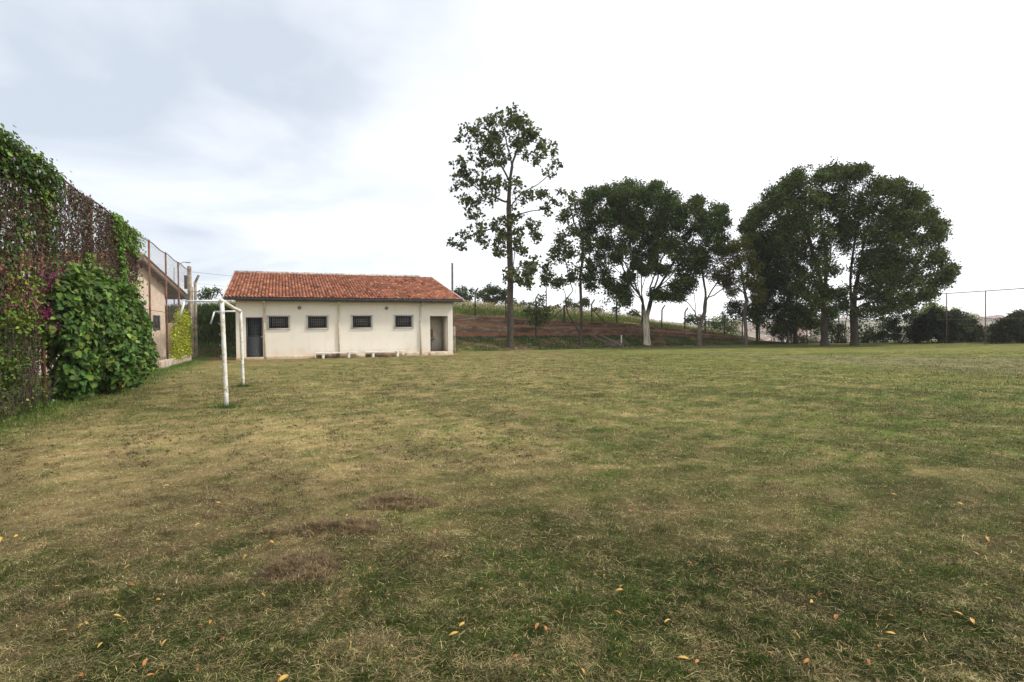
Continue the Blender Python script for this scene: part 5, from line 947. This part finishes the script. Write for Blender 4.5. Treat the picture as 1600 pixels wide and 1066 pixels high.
# hedges, bushes and trees beyond -----------------------------------
def bush(label, lobes, o, s, Y, base, dens=5, per=30, sr=.25, L=.17, Wd=.1, name='bush', depth=.7, dR=None, group=None, cat='bush', z0=None, core=True, **k):
    A = lobe_pts(lobes, o, s, Y, dens, 0, depth, dR); c = A.mean(0); zz = A[:, 2].min() if z0 is None else z0; t = thing(name, label, cat, (c[0], c[1], zz), group)
    A = A[A[:, 2] > zz+.05]; crown(t, A, per, sr, L, Wd, base, nm='foliage', **k)
    b = MB(); r = random.Random(int(c[0]*10) & 255)
    for j in range(9):
        q = A[RS.randint(len(A))]; p0 = np.array([c[0]+r.gauss(0, .2)*(1+abs(q[0]-c[0])*.8), c[1]+r.gauss(0, .3), zz-.15]); b.tube([p0, (p0+q)/2+[0, 0, .2], q], [.05, .035, .015], 5)
    b.build('stems', M['bark'], t); return t
O7 = (1340, 440); S7 = .1625
HB = [.034, .046, .022]
bush('long dark rounded hedge bush in front of the town gap', [(620, 440, 110), (700, 420, 110), (800, 400, 105), (900, 395, 100), (980, 410, 100), (1060, 430, 95), (1120, 460, 80), (1150, 520, 70), (600, 530, 80), (700, 530, 90), (820, 520, 90), (940, 520, 95), (1060, 530, 85), (950, 330, 40), (860, 340, 44)], O7, S7, 53, HB, 20, 64, .2, .17, .11, name='hedge_bush', z0=0, tip=([.07, .09, .03], .08), depth=.55)
bush('lower dark hedge bush filling the right edge of the view', [(1330, 500, 70), (1400, 440, 80), (1470, 400, 85), (1550, 390, 85), (1640, 390, 90), (1720, 390, 90), (1400, 540, 70), (1500, 520, 90), (1620, 520, 90), (1560, 330, 26), (1290, 550, 45), (1800, 420, 90), (1800, 520, 90)], O7, S7, 49, HB, 22, 64, .2, .17, .11, name='hedge_bush', z0=0, depth=.6, tip=([.06, .08, .03], .06))
bush('dark bush under the right edge of the largest tree crown', [(280, 430, 80), (360, 380, 80), (440, 370, 80), (520, 380, 70), (300, 530, 70), (400, 500, 90), (500, 490, 90), (200, 500, 60), (560, 440, 60)], O7, S7, 55, [.038, .052, .02], 16, 40, .22, .16, .1, name='hedge_bush', z0=0, tip=([.10, .11, .03], .12))
bush('light green leafy tree showing above the long hedge bush', [(640, 310, 50), (700, 290, 50), (760, 300, 44), (720, 245, 26), (800, 275, 22), (580, 320, 40), (940, 290, 24), (1080, 350, 40), (1130, 370, 36), (660, 270, 26)], O7, S7, 60, [.15, .19, .05], 5, 12, .25, .2, .12, name='light_bush', z0=.5, cat='tree')
bush('bright green low bush in the gap between the two dark hedges', [(1190, 480, 44), (1230, 500, 40), (1180, 540, 40), (1270, 470, 26), (1160, 450, 30)], O7, S7, 56, [.12, .17, .04], 12, 14, .2, .16, .1, name='light_bush', z0=0)
O6 = (1120, 440); S6 = .1375
under = [('dim green bush behind the trunks of the two largest trees', [(1300, 560, 110), (1400, 530, 110), (1470, 600, 90), (1350, 650, 80), (1280, 640, 70), (1450, 680, 60)], 58, [.05, .062, .022]),
         ('dim green bush right of the largest trunk', [(1640, 560, 90), (1720, 600, 90), (1800, 580, 100), (1700, 680, 60), (1900, 620, 90), (1640, 660, 60)], 57, [.05, .062, .022]),
         ('pale green scrub under the dense dark tree', [(950, 650, 60), (1020, 640, 60), (1100, 650, 70), (980, 700, 40), (1060, 690, 40), (1150, 690, 36), (930, 700, 40)], 60, [.09, .10, .045]),
         ('drooping dark scrub left of the largest trunk', [(700, 540, 60), (760, 570, 60), (640, 560, 40), (820, 600, 60), (740, 640, 50), (860, 650, 50)], 58, [.045, .055, .022])]
for lb, lo, Y_, bc in under: bush(lb, lo, O6, S6, Y_, bc, 11, 34, .25, .17, .1, name='scrub', z0=-.1, tip=([.10, .11, .04], .15))
for i, (px, pb, pt, Y_, r, lb) in enumerate([(1183, 531, 495, 60, .10, 'thin dark trunk beside the yellowish tree, left of a close pair'), (1187, 530, 500, 61, .07, 'thinnest dark trunk beside the yellowish tree, right of a close pair'), (1232, 541, 505, 55, .09, 'pale thin trunk under the dense dark tree'), (1244, 540, 505, 56, .12, 'thick dark trunk under the dense dark tree'), (1262, 541, 510, 56, .06, 'thin dark stem left of the largest trunks'), (1310, 541, 505, 57, .07, 'thin stem between the two largest trunks'), (1322, 541, 500, 57, .06, 'thin stem close left of the right large trunk')]):
    a = at(px, pb, Y_); c_ = at(px+RS.normal(0, 1), pt, Y_); z = float(ground_z(a[0], a[1]))-.1; t = thing('young_tree', lb, 'tree', (a[0], a[1], z)); mid = (a+c_)/2+[RS.normal(0, .08), 0, 0]
    MB().tube([(a[0], a[1], z), mid, c_, c_+[RS.normal(0, .2), .1, 1.2]], [r, r*.9, r*.7, r*.3], 7).build('trunk', M['barkpale' if 'pale' in lb else 'bark'], t, smooth=True)
    A = c_+RS.normal(0, 1, (26, 3))*[.6, .6, .4]+[0, 0, 1.1]; crown(t, A, 12, .25, .17, .1, [.038, .055, .02])
bush('bright green bush right of the open tree beyond the wall', [(60, 450, 60), (130, 470, 70), (200, 500, 70), (40, 520, 60), (120, 560, 60), (220, 560, 50), (0, 480, 60), (-60, 500, 60), (-130, 520, 50), (-60, 560, 40)], O6, S6, 68, [.075, .105, .03], 10, 34, .28, .2, .12, name='light_bush', tip=([.14, .18, .05], .25))
O8 = (700, 440); S8 = .1875
rows = [('dark round leaved tree behind the slope beside the roof end', [(80, 90, 46), (130, 110, 46), (170, 130, 44), (60, 120, 40), (200, 90, 36), (120, 150, 40)], 78, [.045, .062, .022], 'tree'),
        ('dense dark round tree on the slope crest left of the slender tree', [(330, 90, 54), (390, 75, 54), (440, 90, 50), (300, 140, 54), (380, 150, 60), (460, 140, 50), (520, 160, 40), (270, 110, 40)], 80, [.040, .058, .02], 'tree'),
        ('low shrub on the crest right of the slender tree', [(580, 210, 30), (630, 200, 30), (680, 215, 26), (540, 200, 30)], 82, [.05, .07, .03], 'bush'),
        ('pale low shrub on the crest behind the light pole', [(830, 215, 30), (880, 225, 26), (920, 215, 26)], 84, [.06, .08, .035], 'bush'),
        ('shrub on the crest between the braced posts', [(1030, 210, 40), (1080, 200, 44), (1130, 190, 44), (1150, 160, 30), (1010, 180, 26)], 80, [.05, .07, .025], 'bush'),
        ('small shrub on the crest left of the sapling', [(1250, 240, 30), (1290, 250, 26), (1220, 250, 26)], 82, [.05, .07, .03], 'bush'),
        ('round shrub on the crest left of the whitewashed trunk', [(1520, 270, 36), (1560, 280, 30), (1590, 300, 26), (1540, 300, 30)], 76, [.06, .08, .035], 'bush'),
        ('dark shrub behind the bent posts left of the open tree', [(2050, 300, 40), (2100, 310, 40), (2140, 330, 36), (2010, 330, 30)], 74, [.045, .062, .022], 'bush')]
for lb, lo, Y_, bc, ct in rows: bush(lb, lo, O8, S8, Y_, bc, 9, 40, .28, .26, .16, name='crest_'+ct, cat=ct, tip=([.10, .12, .04], .15))
bush('leafy shrub on the bank top left of the cream building', [(250, 320, 34), (300, 310, 34), (340, 300, 26), (280, 335, 30), (360, 285, 14), (230, 330, 20)], (270, 400), .1877, 44.5, [.05, .08, .025], 14, 14, .18, .16, .1, name='bank_shrub', tip=([.10, .14, .04], .2))
# poles beyond
def lightpole(px, pb, pt, Y_, r, label, arm=0):
    a = at(px, pb, Y_); c_ = at(px, pt, Y_); t = thing('street_lamp' if arm else 'light_pole', label, 'street lamp' if arm else 'pole', (a[0], a[1], a[2]-1)); MB().tube([(a[0], a[1], a[2]-1), c_], [r, r*.7], 8).build('pole', M['conc'], t)
    if arm: b = MB(); b.tube([c_, c_+[.25, 0, .35], c_+[.7, 0, .55], c_+[1.0, 0, .5]], .04, 6); b.build('arm', M['conc'], t); MB().box(c_+[1.15, 0, .47], (.28, .1, .05)).build('lamp_head', M['lamp'], t, bevel=.02)
    return c_
lightpole(853.5, 482, 418, 90, .11, 'distant pale concrete pole right of the slender tree')
lightpole(272, 462, 418, 70, .07, 'thin plain distant pole above the house roof, left of the curved lamp')
lightpole(278, 462, 417, 66, .05, 'distant lamp post with a curved arm above the house roof', 1)
p = at(291, 441, 34); t = thing('hanging_box', 'small dark box hung on the wires beside the straight concrete post', 'box', p); MB().box(p, (.10, .06, .40)).build('casing', M['darksteel'], t, bevel=.015); q = fence_p(22.7, p[2]+.3); b = MB(); b.tube([p+[.02, 0, .42], (p+q)/2+[0, 0, .12], q], .01, 5); b.build('hanger', M['wire'], t)
for lb, (a, c_) in (('power line sagging from the old posts towards the roof', ((300, 425, 36.), (520, 437, 60.))), ('second lower power line running behind the old posts', ((285, 440, 40.), (420, 446, 60.)))):
    A_ = at(*a); B_ = at(*c_); pts = [A_+(B_-A_)*k/12-np.array([0, 0, .25*math.sin(math.pi*k/12)]) for k in range(13)]; tag(MB().tube(pts, .008, 4).build('power_line', M['gutter'], loc=A_), lb, 'cable')
# ---------------------------------------------------------------- distant town
def town():
    mw = [mat('whitewashed far wall', (.62, .58, .54), .9), mat('pink far wall', (.55, .38, .32), .9), mat('ochre far wall', (.50, .40, .28), .9)]; mr = [mat('far clay roof', (.36, .19, .13), .9), mat('far faded roof', (.42, .32, .27), .9), mat('far grey roof', (.32, .32, .32), .9)]
    pr = []
    for k in range(9):
        r = random.Random(k); w, d, h = r.uniform(5, 9), r.uniform(6, 10), r.choice([3.2, 3.2, 6.2]); b = MB(); b.box((0, 0, h/2), (w/2, d/2, h/2)); nb = 6
        g = h+r.uniform(1.2, 2.0); e = .4; P = [(-w/2-e, -d/2-e, h-.1), (w/2+e, -d/2-e, h-.1), (w/2+e, d/2+e, h-.1), (-w/2-e, d/2+e, h-.1), (-w/2-e, 0, g), (w/2+e, 0, g)]
        b.poly([P[0], P[1], P[5], P[4]]); b.poly([P[2], P[3], P[4], P[5]]); b.poly([P[0], P[4], P[3]]); b.poly([P[1], P[2], P[5]]); b.poly([P[0], P[3], P[2], P[1]])
        wn = []
        for q in range(3): u = -w/2+w*(q+.5)/3; b.box((u, -d/2-.02, 1.5), (.5, .03, .6)); wn.append(6)
        mi = [0]*6+[1]*4+[0]+[2]*18
        o = raw('town_house', np.array(b.v), b.f, None, None, matidx=mi, mats=[mw[k % 3], mr[(k*2) % 3 if k % 2 else 0], M['gutter']], loc=(0, 0, 0)); pr.append(o.data); bpy.data.objects.remove(o)
    r = random.Random(21); n = 0
    for cx_, w_, cnt in ((1192, 60, 70), (1555, 60, 70), (1235, 40, 20), (1270, 60, 20)):
        for k in range(cnt):
            Y_ = r.uniform(480, 860); x = (cx_+r.uniform(-w_, w_)-800)/900*Y_; o = bpy.data.objects.new('town_house', pr[r.randrange(9)]); COL.objects.link(o); o.location = (x, Y_, float(town_z(np.array(x), np.array(Y_)))-.3); o.rotation_euler = (0, 0, r.choice([0, 1.57, .3, -.4, .8]))
            tag(o, 'tiny pale house with tiled roof on the far hillside', 'house', 'houses of the distant town')
    for k in range(110):
        pass
town()
# ---------------------------------------------------------------- haze over the distance
def haze():
    b = MB(); b.box((400, 430, -9), (1100, 950, 30)); mt = bpy.data.materials.new('haze'); mt.use_nodes = True; t = mt.node_tree; t.nodes.remove(t.nodes['Principled BSDF']); v = t.nodes.new('ShaderNodeVolumePrincipled')
    v.inputs['Color'].default_value = (.93, .95, 1, 1); v.inputs['Density'].default_value = .00032; v.inputs['Anisotropy'].default_value = 0; t.links.new(v.outputs[0], t.nodes['Material Output'].inputs['Volume'])
    tag(b.build('haze', mt, loc=(0, 0, 0)), kind='stuff')
haze()
